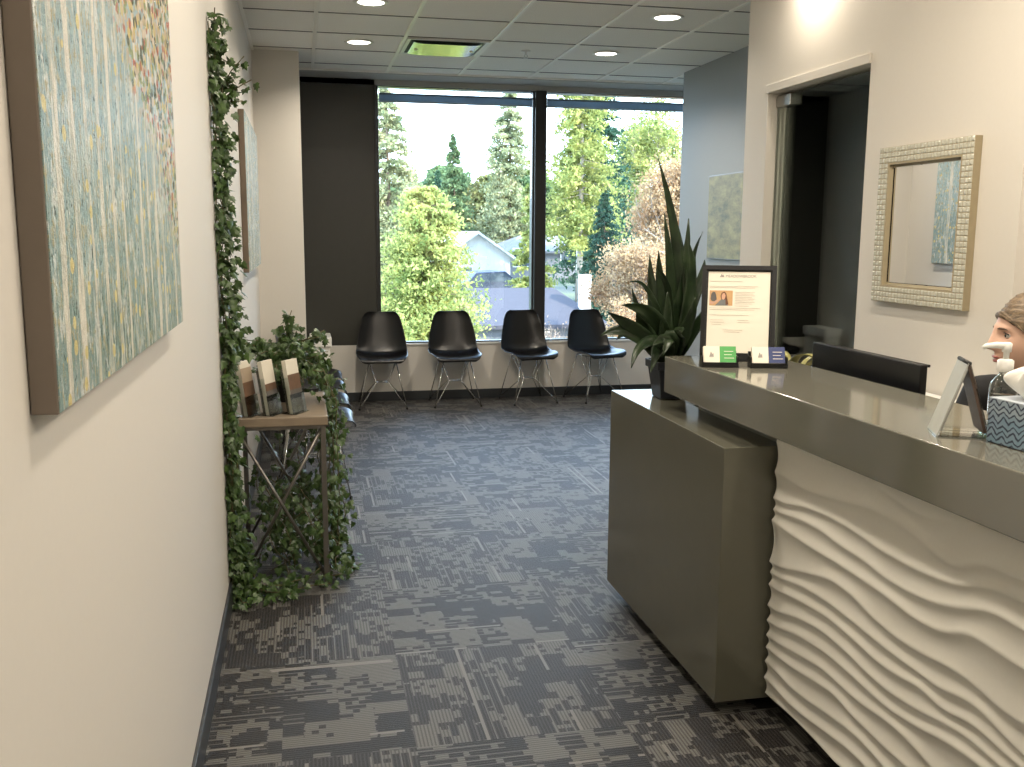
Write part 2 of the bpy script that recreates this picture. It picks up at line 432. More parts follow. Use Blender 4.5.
# ------------------------------------------------------------------ wire-base shell chairs
def make_chair(label, group):
    t = thing('shell_chair', label, 'chair', (0, 0, 0), 0, group)
    prof = [(-.232, .408), (-.238, .424), (-.222, .438), (-.17, .440), (-.10, .431), (-.03, .424), (.04, .422), (.10, .432), (.142, .458), (.166, .50), (.180, .55), (.192, .61), (.203, .67), (.214, .73), (.223, .775), (.228, .805), (.229, .818)]
    hw = [.150, .185, .205, .222, .229, .231, .232, .232, .230, .227, .221, .211, .198, .182, .165, .142, .112]
    k = len(prof)
    def fn(u, v):
        i = min(int(v * (k - 1) + 1e-6), k - 2); a = v * (k - 1) - i
        y = prof[i][0] * (1 - a) + prof[i + 1][0] * a; z = prof[i][1] * (1 - a) + prof[i + 1][1] * a
        w = hw[i] * (1 - a) + hw[i + 1] * a
        s = 2 * u - 1
        dy = prof[min(i + 1, k - 1)][0] - prof[max(i - 1, 0)][0]; dz = prof[min(i + 1, k - 1)][1] - prof[max(i - 1, 0)][1]
        L = math.hypot(dy, dz); ny, nz = -dz / L, dy / L
        lift = .042 * abs(s) ** 2.6 * min(1, max(.15, (v - .02) * 4)) * (1.2 if .35 < v < .8 else 1)
        ww = w * (abs(s) ** .96) * (1 if s > 0 else -1)
        return (ww * .985, y + ny * lift, z + nz * lift)
    sh = MB().grid(fn, 18, (k - 1) * 2).build('seat_shell', m_black, t, smooth=True)
    so = sh.modifiers.new('thick', 'SOLIDIFY'); so.thickness = .007; so.offset = 0
    ss = sh.modifiers.new('smooth', 'SUBSURF'); ss.levels = 1; ss.render_levels = 1
    w = .0042
    for sx in (-1, 1):
        for sy in (-1, 1):
            foot = (sx * .205, sy * .205, .012); top = (sx * .115, sy * .125 + .0, .414); hub = (sx * .052, sy * .03, .215)
            b = MB(); b.tube([foot, top], w, 6); b.tube([foot, hub, (sx * .125, sy * .05, .412)], w, 6)
            lg = b.build('leg', m_chrome, t, smooth=True)
            MB().lathe([(.009, 0), (.010, .004), (.009, .016), (.005, .018)], (foot[0], foot[1], 0), 10).build('foot_glide', m_blackm, lg)
    b = MB(); b.tube([(-.052, -.03, .215), (.052, -.03, .215)], w, 6); b.tube([(-.052, .03, .215), (.052, .03, .215)], w, 6)
    b.tube([(-.052, -.03, .215), (-.052, .03, .215)], w, 6); b.tube([(.052, -.03, .215), (.052, .03, .215)], w, 6)
    b.build('brace', m_chrome, t, smooth=True)
    b = MB()
    for sx in (-1, 1):
        b.tube([(sx * .115, -.125, .414), (sx * .125, -.05, .412), (sx * .125, .05, .412), (sx * .115, .125, .414)], w, 6)
    b.tube([(-.115, -.125, .414), (.115, -.125, .414)], w, 6); b.tube([(-.115, .125, .414), (.115, .125, .414)], w, 6)
    b.build('seat_rail', m_chrome, t, smooth=True)
    return t
gb = 'black shell chairs in the row under the window'
ch = make_chair('black wire-legged shell chair leftmost in the row, in front of the dark panel', gb)
ch.location = (.66, 8.46, 0); ch.rotation_euler = (0, 0, R(-3))
dup(ch, (1.305, 8.455, 0), 0, 'black wire-legged shell chair second from left in the window row', gb)
dup(ch, (1.985, 8.47, 0), R(8), 'black wire-legged shell chair third from left, just left of the window mullion', gb)
dup(ch, (2.615, 8.47, 0), R(14), 'black wire-legged shell chair rightmost in the row, partly behind the broad-leaved plant', gb)
gl = 'black shell chairs along the left wall behind the ivy table'
for y, lb in [(5.66, 'black shell chair against the left wall, nearest the ivy table'), (6.24, 'black shell chair against the left wall, second behind the ivy table'),
              (6.82, 'black shell chair against the left wall, third behind the ivy table'), (7.36, 'black shell chair against the left wall, farthest, by the pillar')]:
    dup(ch, (.03, y, 0), R(90), lb, gl)

# white pedestal in the far left corner
t = thing('side_table', 'small white side table with a thick top at the corner under the dark panel', 'side table', (.13, 8.42, 0))
MB().box(-.09, .09, -.2, .2, .56, .64).build('tabletop', m_white, t, bevel=.006)
for sy in (-.17, .17): MB().box(-.075, .075, sy - .015, sy + .015, 0, .56).build('leg', m_white, t, bevel=.003)

# ------------------------------------------------------------------ reception desk
def rotbox(mb, x0, x1, y0, y1, z0, z1): mb.box(x0, x1, y0, y1, z0, z1)
t = thing('reception_desk', 'long grey laminate reception desk with a sculpted white wave front panel', 'reception desk', (1.31, 3.36, 0), R(1.0))
def L(x, y): return (x - 1.31, y - 3.36)
MB().box(0, .40, -3.9, 0, .935, 1.07).build('countertop', m_lamtop, t, bevel=.003)
MB().box(.115, .36, -3.85, -.06, .08, .934).build('desk_body', m_lam, t)
MB().box(.15, .36, -3.85, -.06, 0, .08).build('toe_kick', m_toe, t)
MB().box(.36, .62, -3.0, .30, .715, .745).build('work_surface', m_lam, t, bevel=.002)
MB().box(.40, .60, .22, .25, 0, .715).build('end_support', m_lam, t, bevel=.002)
MB().box(.40, .42, -3.0, -.06, .745, .934).build('privacy_panel', m_lam, t)
WL = [[(2.219, .893), (2.112, .89), (2.033, .872), (1.97, .864), (1.892, .872), (1.769, .897), (1.673, .909)],
[(2.577, .799), (2.467, .788), (2.313, .804), (2.163, .825), (2.049, .825), (1.964, .812), (1.882, .788), (1.825, .777), (1.791, .787), (1.751, .815), (1.71, .821), (1.64, .821), (1.572, .829)],
[(2.576, .715), (2.462, .74), (2.334, .75), (2.216, .746), (2.106, .733), (1.996, .73), (1.895, .734), (1.804, .746), (1.737, .77), (1.674, .78), (1.583, .782)],
[(2.628, .679), (2.495, .697), (2.371, .699), (2.27, .685), (2.164, .683), (2.076, .667), (1.985, .666), (1.881, .675), (1.786, .697), (1.718, .724), (1.66, .729), (1.559, .722)],
[(2.642, .649), (2.538, .639), (2.425, .634), (2.307, .634), (2.184, .631), (2.06, .627), (1.946, .612), (1.834, .619), (1.763, .654), (1.692, .652), (1.61, .647), (1.55, .646)],
[(2.593, .51), (2.432, .55), (2.301, .578), (2.204, .572), (2.112, .549), (2.015, .535), (1.906, .538), (1.817, .549), (1.732, .547), (1.661, .532), (1.596, .53), (1.536, .535)],
[(2.599, .478), (2.459, .503), (2.322, .507), (2.17, .499), (2.045, .49), (1.932, .485), (1.838, .482), (1.763, .5), (1.7, .5), (1.629, .476), (1.556, .462)],
[(2.595, .44), (2.454, .456), (2.317, .465), (2.191, .456), (2.075, .44), (1.982, .444), (1.897, .457), (1.854, .441), (1.804, .437), (1.74, .454), (1.677, .45), (1.6, .437)],
[(2.597, .369), (2.464, .401), (2.342, .415), (2.227, .409), (2.12, .39), (2.022, .385), (1.911, .392), (1.81, .41), (1.735, .418), (1.663, .407)],
[(2.601, .319), (2.459, .349), (2.321, .36), (2.208, .356), (2.102, .346), (2.016, .337), (1.906, .353), (1.806, .373), (1.713, .379)],
[(2.604, .269), (2.469, .289), (2.33, .307), (2.229, .299), (2.122, .298), (2.013, .31), (1.922, .302), (1.846, .284)],
[(2.601, .23), (2.48, .237), (2.355, .254), (2.253, .264), (2.169, .244), (2.078, .238), (1.993, .234), (1.936, .232)],
[(2.596, .183), (2.49, .172), (2.393, .177), (2.288, .189), (2.177, .2), (2.086, .196), (2.023, .182)]]
def ridge_z(i, y):
    pts = WL[i][::-1]
    ys = [p[0] for p in pts]; zs = [p[1] for p in pts]
    z = float(np.interp(y, ys, zs))
    if y < ys[0]: z += .014 * math.sin((ys[0] - y) * 9 + i * .5) * min(1, (ys[0] - y) * 4)
    return z
ny, nz = 420, 300
ys = np.linspace(2.645, -.45, ny + 1); zs = np.linspace(.075, .934, nz + 1)
W_ = [[0] * (nz + 1) for _ in range(ny + 1)]
for a, y in enumerate(ys):
    # smooth the traced creases a little along y
    rz = []
    for i in range(len(WL)):
        rz.append(sum(ridge_z(i, y + d) for d in (-.03, -.015, 0, .015, .03)) / 5)
    lv = [1.03] + rz + [rz[-1] - .055, rz[-1] - .12, rz[-1] - .19]
    for q in range(1, len(lv)): lv[q] = min(lv[q], lv[q - 1] - .012)
    for b_, z in enumerate(zs):
        q = 0
        while q < len(lv) - 2 and z < lv[q + 1]: q += 1
        gap = lv[q] - lv[q + 1]; tt = (lv[q] - z) / gap      # 0 at the upper ridge, 1 at the lower ridge
        amp = .85 * min(.016, .006 + .20 * gap) * (1.0 if z < .62 else max(.6, 1 - (z - .62) * 1.6))
        # sharp crest, steep underside just below the crest, long slope down to the next crest
        tm = .55
        if tt < tm: h = (1 - tt / tm) ** 2.3
        else: h = ((tt - tm) / (1 - tm)) ** 1.7
        W_[a][b_] = amp * h
Wn = np.array(W_)
k_ = np.array([1, 2, 1]) / 4
for _ in range(2):
    Wn[:, 1:-1] = Wn[:, :-2] * .25 + Wn[:, 1:-1] * .5 + Wn[:, 2:] * .25
for _ in range(3): Wn[1:-1, :] = Wn[:-2, :] * .25 + Wn[1:-1, :] * .5 + Wn[2:, :] * .25
wp = MB(); vs = []; fs = []
for a in range(ny + 1):
    for b_ in range(nz + 1):
        lx, ly = L(1.398 - Wn[a, b_], ys[a]); vs.append((lx, ly, zs[b_]))
for a in range(ny):
    for b_ in range(nz):
        i = a * (nz + 1) + b_; fs.append((i, i + 1, i + nz + 2, i + nz + 1))
n0 = len(vs)
# back and rim so that the panel has thickness
for a in range(ny + 1):
    for b_ in (0, nz):
        lx, ly = L(1.424, ys[a]); vs.append((lx, ly, zs[b_]))
for a in range(ny):
    fs.append((n0 + 2 * a, n0 + 2 * a + 2, n0 + 2 * a + 3, n0 + 2 * a + 1))
    fs.append((a * (nz + 1), (a + 1) * (nz + 1), n0 + 2 * a + 2, n0 + 2 * a))
    fs.append((a * (nz + 1) + nz, n0 + 2 * a + 1, n0 + 2 * a + 3, (a + 1) * (nz + 1) + nz))
fs.append(tuple(range(0, nz + 1)) + (n0 + 1, n0))
wp.add(vs, fs); wo = wp.build('wave_panel', m_wave, t, smooth=True)

t = thing('display_plinth', 'low grey laminate box standing against the end of the reception desk', 'plinth', (1.239, 2.66, 0))
MB().box(0, .20, 0, 1.115, .050, .877).build('body', m_lam, t, bevel=.0025)
MB().box(.20, .43, .72, 1.115, .050, .877).build('body_return', m_lam, t, bevel=.0025)
MB().box(.08, .15, .10, 1.06, 0, .050).build('toe_kick', m_toe, t)

# ------------------------------------------------------------------ things on the counter
def frame_mat(loc, yaw, lean):
    """local x right, z up, -y faces viewer; leaning back about x"""
    return Matrix.Translation(loc) @ Matrix.Rotation(yaw, 4, 'Z') @ Matrix.Rotation(-lean, 4, 'X')
t = thing('sign_frame', 'black framed letter-size notice with a small photo standing on the counter end', 'picture frame', (1.515, 3.185, 1.071), R(-24))
fm = Matrix.Rotation(R(-13), 4, 'X')
W, Hh = .262, .345; tk = .016
b = MB()
for a in [(-W / 2, -W / 2 + tk, 0, Hh), (W / 2 - tk, W / 2, 0, Hh), (-W / 2 + tk, W / 2 - tk, 0, tk + .01), (-W / 2 + tk, W / 2 - tk, Hh - tk, Hh)]:
    b.box(a[0], a[1], -.008, .010, a[2], a[3], fm)
b.build('frame', m_black, t)
MB().box(-W / 2 + tk, W / 2 - tk, .002, .008, tk, Hh - tk, fm).build('backing', m_blackm, t)
pg = MB().box(-W / 2 + .022, W / 2 - .022, -.001, .001, .028, Hh - .022, fm).build('notice_sheet', m_paper, t)
px0, pz1 = -W / 2 + .028, Hh - .03
txm = lambda x, z: fm @ Matrix.Translation((x, -.0016, z)) @ Matrix.Rotation(R(90), 4, 'X')
text('MEADOWBROOK', .0135, m_ink, 'heading', pg, txm(px0 + .055, pz1 - .012))
b = MB(); b.poly([(0, 0), (.007, .013), (.010, .007), (.013, .010), (.016, 0)], .0004, txm(px0 + .034, pz1 - .012)); b.build('logo_mark', m_ink, pg)
b = MB(); b.box(px0, px0 + .115, -.002, -.001, pz1 - .028, pz1 - .0265, fm)
for z, x0, x1 in [(.045, 0, .17), (.050, 0, .16), (.066, .09, .16), (.072, .09, .155), (.078, .09, .16), (.084, .09, .15), (.090, .09, .16), (.096, .09, .155), (.102, .09, .16), (.108, .09, .15), (.116, .09, .14),
                  (.124, 0, .18), (.130, 0, .16), (.150, 0, .14), (.168, .005, .05), (.168, .10, .14), (.176, .005, .055), (.176, .10, .145), (.184, .01, .045), (.204, .05, .12), (.211, .055, .11)]:
    b.box(px0 + x0, px0 + x1, -.002, -.001, pz1 - z - .0009, pz1 - z, fm)
b.build('text_lines', m_ink2, pg)
# little photograph on the notice
def flatpoly(pts, mat, name, dy): 
    b = MB(); b.poly(pts, .0003, fm @ Matrix.Translation((px0, dy, pz1 - .116)) @ Matrix.Rotation(R(90), 4, 'X')); return b.build(name, mat, pg)
flatpoly([(0, 0), (.082, 0), (.082, .055), (0, .055)], M('photo_tan', (.55, .33, .15), .5, var=.2, scale=40), 'photo', -.0013)
flatpoly([(.02, 0), (.066, 0), (.064, .016), (.054, .024), (.042, .022), (.034, .014)], M('photo_grey', (.16, .17, .17), .6), 'photo_shirt', -.0017)
flatpoly([(.042, .022), (.039, .035), (.043, .047), (.052, .051), (.059, .045), (.062, .030), (.068, .005), (.058, .002), (.057, .022)], M('photo_brown', (.13, .05, .025), .6), 'photo_hair', -.0019)
flatpoly([(.044, .024), (.043, .036), (.047, .045), (.054, .045), (.057, .036), (.055, .026), (.050, .021)], M('photo_skin', (.62, .36, .24), .6), 'photo_face', -.0022)
flatpoly([(.0, .008), (.01, .004), (.03, .014), (.036, .024), (.028, .020), (.012, .012), (.0, .016)], M('photo_skin_arm', (.55, .33, .24), .6), 'photo_arm', -.0021)
flatpoly([(.004, .024), (.006, .042), (.012, .050), (.020, .048), (.024, .036), (.026, .022), (.018, .014), (.008, .016)], M('photo_dark', (.10, .09, .085), .6), 'photo_figure', -.0018)
b = MB(); b.box(-.03, .03, 0, .006, 0, .20, Matrix.Translation((0, .055, 0)) @ Matrix.Rotation(R(14), 4, 'X') @ Matrix.Translation((0, .045, 0))); b.build('easel_back', m_blackm, t)

def card_holder(x, y, rz, m2, l1, l2, gap):
    t = thing('card_holder', l1, 'card holder', (x, y, 1.071), rz, 'black business card holders on the counter')
    b = MB(); b.box(-.052, .052, -.020, .030, 0, .004); b.box(-.052, .052, -.024, -.020, 0, .014); b.box(-.052, -.049, -.020, .028, .004, .03); b.box(.049, .052, -.020, .028, .004, .03)
    b.box(-.052, .052, .014, .017, .004, .048, Matrix.Rotation(R(-18), 4, 'X'))
    b.build('tray', m_black, t)
    c = thing('business_cards', l2, 'business cards', (x, y, 1.076), rz)
    cm = Matrix.Rotation(R(-24), 4, 'X')
    st = MB().box(-.046, .046, -.018, -.004, .002, .050, cm).build('card_stack', m_paper, c)
    MB().box(.0, .046, -.0186, -.018, .0025, .0498, cm).build('coloured_half', m2, c)
    w = MB()
    for q, ln in enumerate((.028, .022, .026)): w.box(.012, .012 + ln, -.0192, -.0186, .014 + q * .010, .0155 + q * .010, cm)
    w.build('card_text', m_paper, c)
    lg = MB(); lg.poly([(0, 0), (.005, .016), (.009, .008), (.012, .012), (.013, 0)], .0004, cm @ Matrix.Translation((-.030, -.0185, .018)) @ Matrix.Rotation(R(90), 4, 'X')); lg.build('logo_mark', m_ink, c)
    t.scale = c.scale = (1.2, 1.2, 1.2)
card_holder(1.392, 3.06, R(-16), m_green, 'black holder with green and white business cards, left in front of the framed notice', 'white and green business cards in the left holder', 0)
card_holder(1.548, 3.01, R(-16), m_blue, 'black holder with navy and white business cards, right in front of the framed notice', 'white and navy business cards in the right holder', 0)

# A-shaped brochure display seen edge on
t = thing('tabletop_sign', 'A-shaped clear tabletop sign holder with brown insert standing on the counter', 'sign holder', (1.462, 1.905, 1.071), R(-25))
A0 = (-.052, 0); B0 = (.056, 0); T0 = (.003, .168)
def leaf_panel(p, q, mat, name, th, y0=-.05, y1=.05, side=1):
    d = Vector((q[0] - p[0], 0, q[1] - p[1])); n = Vector((-d.z, 0, d.x)).normalized() * th * side
    vs = []
    for yy in (y0, y1):
        for base in (Vector((p[0], yy, p[1])), Vector((q[0], yy, q[1]))): vs += [base, base + n]
    return MB().add(vs, [(0, 1, 3, 2), (4, 6, 7, 5), (0, 4, 5, 1), (2, 3, 7, 6), (0, 2, 6, 4), (1, 5, 7, 3)]).build(name, mat, t)
leaf_panel(A0, T0, M('frosted_panel', (.42, .43, .40), .55), 'frosted_panel', .003)
leaf_panel(B0, T0, m_acr, 'clear_panel', .003, side=-1)
leaf_panel((A0[0] + .006, .012), (T0[0] - .004, T0[1] - .012), M('insert_grey', (.30, .30, .27), .4), 'insert_sheet', .003, -.048, .048, -1)
leaf_panel((B0[0] - .006, .012), (T0[0] + .002, T0[1] - .002), M('insert_brown', (.085, .055, .040), .45, var=.4, scale=60), 'insert_sheet', .006, -.048, .048, 1)
MB().box(-.056, .060, -.052, .052, 0, .003).build('base', m_acr, t)
MB().tube([(T0[0], -.05, T0[1]), (T0[0], .05, T0[1])], .005, 10).build('hinge', m_blackm, t, smooth=True)

# tissue box with blue chevron waves
def chevron():
    t = NT('tissue_box_print'); m = t.math; P = t.sep(t.obj())
    u = m('ADD', P[0], P[1]); zz = P[2]
    tri = m('ABSOLUTE', m('SUBTRACT', m('FRACT', m('MULTIPLY', u, 32.)), .5))
    n = t.noise(t.obj(), 40, 3)
    w = m('ADD', m('ADD', m('MULTIPLY', zz, 75.), m('MULTIPLY', tri, 1.7)), m('MULTIPLY', n, 1.6))
    fr = m('FRACT', w)
    band = t.noise(t.comb(0., m('MULTIPLY', w, .45), 3.), 1.5, 2)
    line = m('LESS_THAN', fr, .34)
    c = t.mix(t.step(band, .35, .65), (.10, .20, .30), (.40, .44, .48))
    c = t.mix(t.step(zz, .11, .03), c, t.mix(t.noise(t.obj(), 25, 3), (.30, .33, .40), (.10, .25, .33)))
    c = t.mix(line, c, (.02, .03, .06))
    t.base(c, .5); return t.m
t = thing('tissue_box', 'tissue box printed with blue wavy chevrons on the counter at the right edge', 'tissue box', (1.47, 1.82, 1.071), R(2))
MB().box(0, .125, -.235, 0, 0, .097).build('carton', chevron(), t, bevel=.002)
MB().box(.0, .125, -.235, 0, .097, .099).build('carton_top', M('carton_top', (.45, .50, .56), .5), t)
def tis(u, v):
    a = 2 * PI * u; r = .022 + .030 * math.sin(v * PI * .8) + .012 * math.sin(3 * a + v * 3) * v + .011 * math.sin(7 * a + 2 + 3 * v) * v + .006 * math.sin(11 * a) * v
    return (.060 + 1.2 * r * math.cos(a) * .8 + .008 * v, -.075 + r * 1.3 * math.sin(a) + .01 * math.sin(5 * v), .099 + .078 * v ** .8 + .012 * math.sin(2 * a + 1) * v)
b = MB(); b.grid(tis, 48, 16, closeu=True); tb = b.build('tissue', m_tissue, t, smooth=True)
sd = tb.modifiers.new('thick', 'SOLIDIFY'); sd.thickness = .001

# pump bottle
t = thing('pump_bottle', 'clear sanitizer bottle with white pump behind the tissue box', 'pump bottle', (1.69, 2.045, 1.071), R(-20))
MB().lathe([(.001, .001), (.031, .002), (.033, .008), (.033, .075), (.030, .090), (.020, .104), (.013, .110), (.013, .120)], n=24).build('bottle', glassm('bottle_clear', (.88, .90, .88), .10), t, smooth=True)
MB().lathe([(.001, .004), (.028, .005), (.0295, .010), (.0295, .06), (.001, .06)], n=24).build('gel', glassm('gel', (.80, .84, .82), .05), t, smooth=True)
MB().lathe([(.017, .117), (.019, .119), (.019, .145), (.015, .148), (.008, .149)], n=24).build('collar', m_white, t, smooth=True)
b = MB(); b.lathe([(.007, .147), (.007, .165), (.011, .167), (.012, .187), (.008, .190)], n=16)
b.tube([(0, 0, .181), (-.025, 0, .183), (-.050, 0, .180), (-.056, 0, .175)], [.009, .008, .006, .005], 12)
b.build('pump', m_white, t, smooth=True)

# monitor seen from behind
t = thing('computer_monitor', 'black computer monitor seen from behind the counter', 'monitor', (1.805, 2.835, .746), R(0))
MB().box(-.012, .012, -.315, .315, .04, .392).build('back_housing', m_black, t, bevel=.004)
MB().box(.0125, .016, -.305, .305, .05, .382).build('screen', m_blackm, t)
MB().box(.012, .020, -.315, .315, .384, .392).build('bezel', m_black, t, bevel=.001)
MB().box(-.045, -.012, -.10, .10, .10, .30).build('back_bulge', m_black, t, bevel=.008)
b = MB(); b.box(-.035, -.014, -.03, .03, .0, .14); b.build('stand_neck', m_black, t, bevel=.004)
MB().box(-.03, .15, -.12, .12, 0, .012).build('stand_base', m_black, t, bevel=.004)

# white cabinet by the wall
t = thing('filing_cabinet', 'low white cabinet against the wall below the mirror, behind the desk', 'cabinet', (2.31, 3.22, 0))
MB().box(-.13, .12, -.24, .20, 0, .90).build('body', m_white, t, bevel=.004)
for z in (.05, .33, .61):
    d = MB().box(-.148, -.131, -.235, .195, z, z + .27).build('drawer', m_white, t, bevel=.003)
    MB().box(-.160, -.149, -.08, .04, z + .18, z + .195).build('handle', m_steel, d)

# ------------------------------------------------------------------ plants on the plinth / desk
def leaf(t, p0, ctrl, tip, w, mat, name='leaf', fold=.35, twist=0.0, up=None, wpos=.38):
    p0, ctrl, tip = Vector(p0), Vector(ctrl), Vector(tip)
    n = 14; vs = []; fs = []
    for i in range(n + 1):
        a = i / n
        p = p0 * (1 - a) ** 2 + ctrl * 2 * a * (1 - a) + tip * a * a
        d = ((ctrl - p0) * (1 - a) + (tip - ctrl) * a).normalized()
        side = d.cross(up if up else Vector((0, 0, 1)))
        if side.length < .1: side = d.cross(Vector((.3, 1, 0)))
        side.normalize(); side = Matrix.Rotation(twist * (1 + .5 * a), 3, d) @ side
        nn = side.cross(d)
        if a < wpos: ww = w * (.16 + .84 * math.sin(a / wpos * PI / 2))
        else: ww = w * max(.02, math.cos((a - wpos) / (1 - wpos) * PI / 2) ** .85)
        for s in (-1, -.5, 0, .5, 1):
            vs.append(p + side * ww * .5 * s + nn * ww * .5 * fold * abs(s) + nn * .004 * math.sin(a * 13 + s * 3) * abs(s))
    for i in range(n):
        for j in range(4): fs.append((i * 5 + j, i * 5 + j + 1, (i + 1) * 5 + j + 1, (i + 1) * 5 + j))
    o = MB().add(vs, fs).build(name, mat, t, smooth=True)
    sd = o.modifiers.new('thick', 'SOLIDIFY'); sd.thickness = .0012
    return o
PX, PY, PZ = 1.41, 3.565, .878
t = thing('broad_leaf_plant', 'tall dark green broad-leaved plant in a black square pot on the low box', 'potted plant', (PX, PY, PZ))
pr = MB()
def sq(r, z): return [(r * a, r * b_, z) for a, b_ in ((-1, -1), (1, -1), (1, 1), (-1, 1))]
vs = sq(.050, 0) + sq(.066, .118) + sq(.074, .118) + sq(.075, .150) + sq(.066, .150) + sq(.062, .128)
fs = [(3, 2, 1, 0)] + [(i * 4 + j, i * 4 + (j + 1) % 4, i * 4 + 4 + (j + 1) % 4, i * 4 + 4 + j) for i in range(5) for j in range(4)]
pr.add(vs, fs).build('pot', M('pot_black', (.012, .014, .018), .4), t, bevel=.003)
MB().box(-.062, .062, -.062, .062, .10, .13).build('soil', m_soil, t)
# leaves: tips given in world metres, local later
LV = [((1.315, 3.50, 1.80), .044, (1.47, 3.53, 1.40)), ((1.405, 3.60, 1.64), .048, (1.52, 3.6, 1.36)), ((1.435, 3.48, 1.50), .050, (1.50, 3.5, 1.3)),
      ((1.525, 3.55, 1.53), .034, (1.48, 3.6, 1.35)), ((1.56, 3.60, 1.42), .045, (1.55, 3.6, 1.3)), ((1.335, 3.52, 1.46), .050, (1.36, 3.56, 1.25)),
      ((1.30, 3.45, 1.40), .036, (1.42, 3.52, 1.32)), ((1.215, 3.50, 1.34), .022, (1.34, 3.54, 1.36)), ((1.25, 3.58, 1.32), .040, (1.30, 3.57, 1.15)),
      ((1.335, 3.62, 1.44), .052, (1.35, 3.6, 1.2)), ((1.13, 3.50, 1.225), .064, (1.27, 3.54, 1.16)), ((1.17, 3.46, 1.255), .070, (1.36, 3.5, 1.25)),
      ((1.10, 3.50, 1.135), .062, (1.26, 3.54, 1.20)), ((1.20, 3.42, 1.02), .060, (1.28, 3.48, 1.20)), ((1.27, 3.40, 1.00), .055, (1.32, 3.46, 1.17)),
      ((1.32, 3.41, 1.06), .060, (1.38, 3.46, 1.22)), ((1.22, 3.66, 1.10), .060, (1.30, 3.62, 1.20)), ((1.47, 3.47, 1.28), .058, (1.46, 3.5, 1.15)),
      ((1.50, 3.66, 1.36), .060, (1.46, 3.62, 1.2)), ((1.38, 3.70, 1.30), .058, (1.40, 3.66, 1.15)), ((1.44, 3.52, 1.40), .062, (1.42, 3.54, 1.18)),
      ((1.55, 3.50, 1.25), .056, (1.52, 3.5, 1.2)), ((1.36, 3.48, 1.30), .064, (1.37, 3.52, 1.12)), ((1.53, 3.70, 1.18), .055, (1.50, 3.65, 1.2)),
      ((1.33, 3.75, 1.16), .056, (1.38, 3.70, 1.2)), ((1.25, 3.52, 1.22), .068, (1.31, 3.54, 1.13)), ((1.40, 3.43, 1.15), .060, (1.41, 3.47, 1.18)),
      ((1.47, 3.56, 1.58), .048, (1.46, 3.57, 1.3)), ((1.26, 3.36, 1.11), .050, (1.36, 3.45, 1.17)), ((1.345, 3.50, 1.60), .040, (1.41, 3.54, 1.3)),
      ((1.43, 3.55, 1.46), .06, (1.40, 3.56, 1.2)), ((1.49, 3.53, 1.44), .055, (1.48, 3.55, 1.2))]
for i, (tp, w, c) in enumerate(LV):
    o = (PX, PY, PZ)
    ang = i * 2.4; b0 = (.022 * math.cos(ang), .022 * math.sin(ang), .128)
    leaf(t, b0, tuple(c[k] - o[k] for k in range(3)), tuple(tp[k] - o[k] for k in range(3)), w * 1.05, m_castleaf, twist=rnd.uniform(-.5, .5), up=Vector((-.3, -.8, .35)))

t = thing('strap_leaf_plant', 'yellow-green arching strap-leaved plant behind the counter beside the monitor', 'potted plant', (1.90, 3.47, .746))
MB().lathe([(.001, 0), (.045, 0), (.060, .10), (.064, .115), (.058, .115), (.052, .095), (.001, .095)], n=28).build('pot', M('pot_white', (.55, .53, .5), .4), t, smooth=True)
MB().lathe([(.001, .085), (.054, .092), (.054, .098), (.001, .100)], n=20).build('soil', m_soil, t)
for c, tp, w in [((-.06, -.02, .40), (.0, -.235, .29), .040), ((-.08, .02, .42), (-.14, -.12, .30), .035), ((.05, .02, .40), (.18, -.02, .25), .036), ((-.05, .06, .36), (-.18, .12, .24), .034),
                 ((.03, -.05, .36), (.10, -.16, .30), .034), ((.0, .08, .40), (.04, .20, .25), .034), ((-.12, -.03, .33), (-.20, -.06, .335), .05)]:
    leaf(t, (0, 0, .095), c, tp, w, m_strap, up=Vector((0, 0, 1)))

# ------------------------------------------------------------------ mirror
t = thing('wall_mirror', 'rectangular mirror in a pale mosaic frame on the white wall', 'mirror', (XR, 3.478, 1.562))
w, h, fw, th = .300, .322, .072, .032
fm2 = MB()
for (y0, y1, z0, z1) in [(-w, w, -h, -h + fw), (-w, w, h - fw, h), (-w, -w + fw, -h + fw, h - fw), (w - fw, w, -h + fw, h - fw)]:
    fm2.box(-th, -.001, y0, y1, z0, z1)
fr = fm2.build('frame', M('frame_champagne', (.36, .30, .19), .4, var=.1), t)
ms = MB(); cs = .021
ky = int(2 * w / cs); kz = int(2 * h / cs)
for a in range(ky):
    for b_ in range(kz):
        y = -w + (a + .5) * 2 * w / ky; z = -h + (b_ + .5) * 2 * h / kz
        if abs(y) < w - fw + .004 and abs(z) < h - fw + .004: continue
        s = 1 if (a + b_) % 2 else -1; hy, hz = w / ky - .0012, h / kz - .0012
        p = -th
        vs = [(p, y - hy, z - hz), (p, y + hy, z - hz), (p, y + hy, z + hz), (p, y - hy, z + hz)]
        vs += [(p - .0028 - .0009 * s, y - hy * .6, z - hz * .6), (p - .0028, y + hy * .6, z - hz * .6), (p - .0028 + .0009 * s, y + hy * .6, z + hz * .6), (p - .0028, y - hy * .6, z + hz * .6)]
        ms.add(vs, [(4, 5, 6, 7), (0, 1, 5, 4), (1, 2, 6, 5), (2, 3, 7, 6), (3, 0, 4, 7)])
ms.build('mosaic', M('mosaic_pearl', (.50, .49, .41), .28, var=.12, scale=60), fr)
MB().box(-.014, -.010, -w + fw, w - fw, -h + fw, h - fw).build('mirror_pane', m_mirror, t)
bv = MB(); a1, a2, c1, c2 = w - fw, w - fw - .012, h - fw, h - fw - .012
vs = [(-.0142, -a1, -c1), (-.0142, a1, -c1), (-.0142, a1, c1), (-.0142, -a1, c1), (-.017, -a2, -c2), (-.017, a2, -c2), (-.017, a2, c2), (-.017, -a2, c2)]
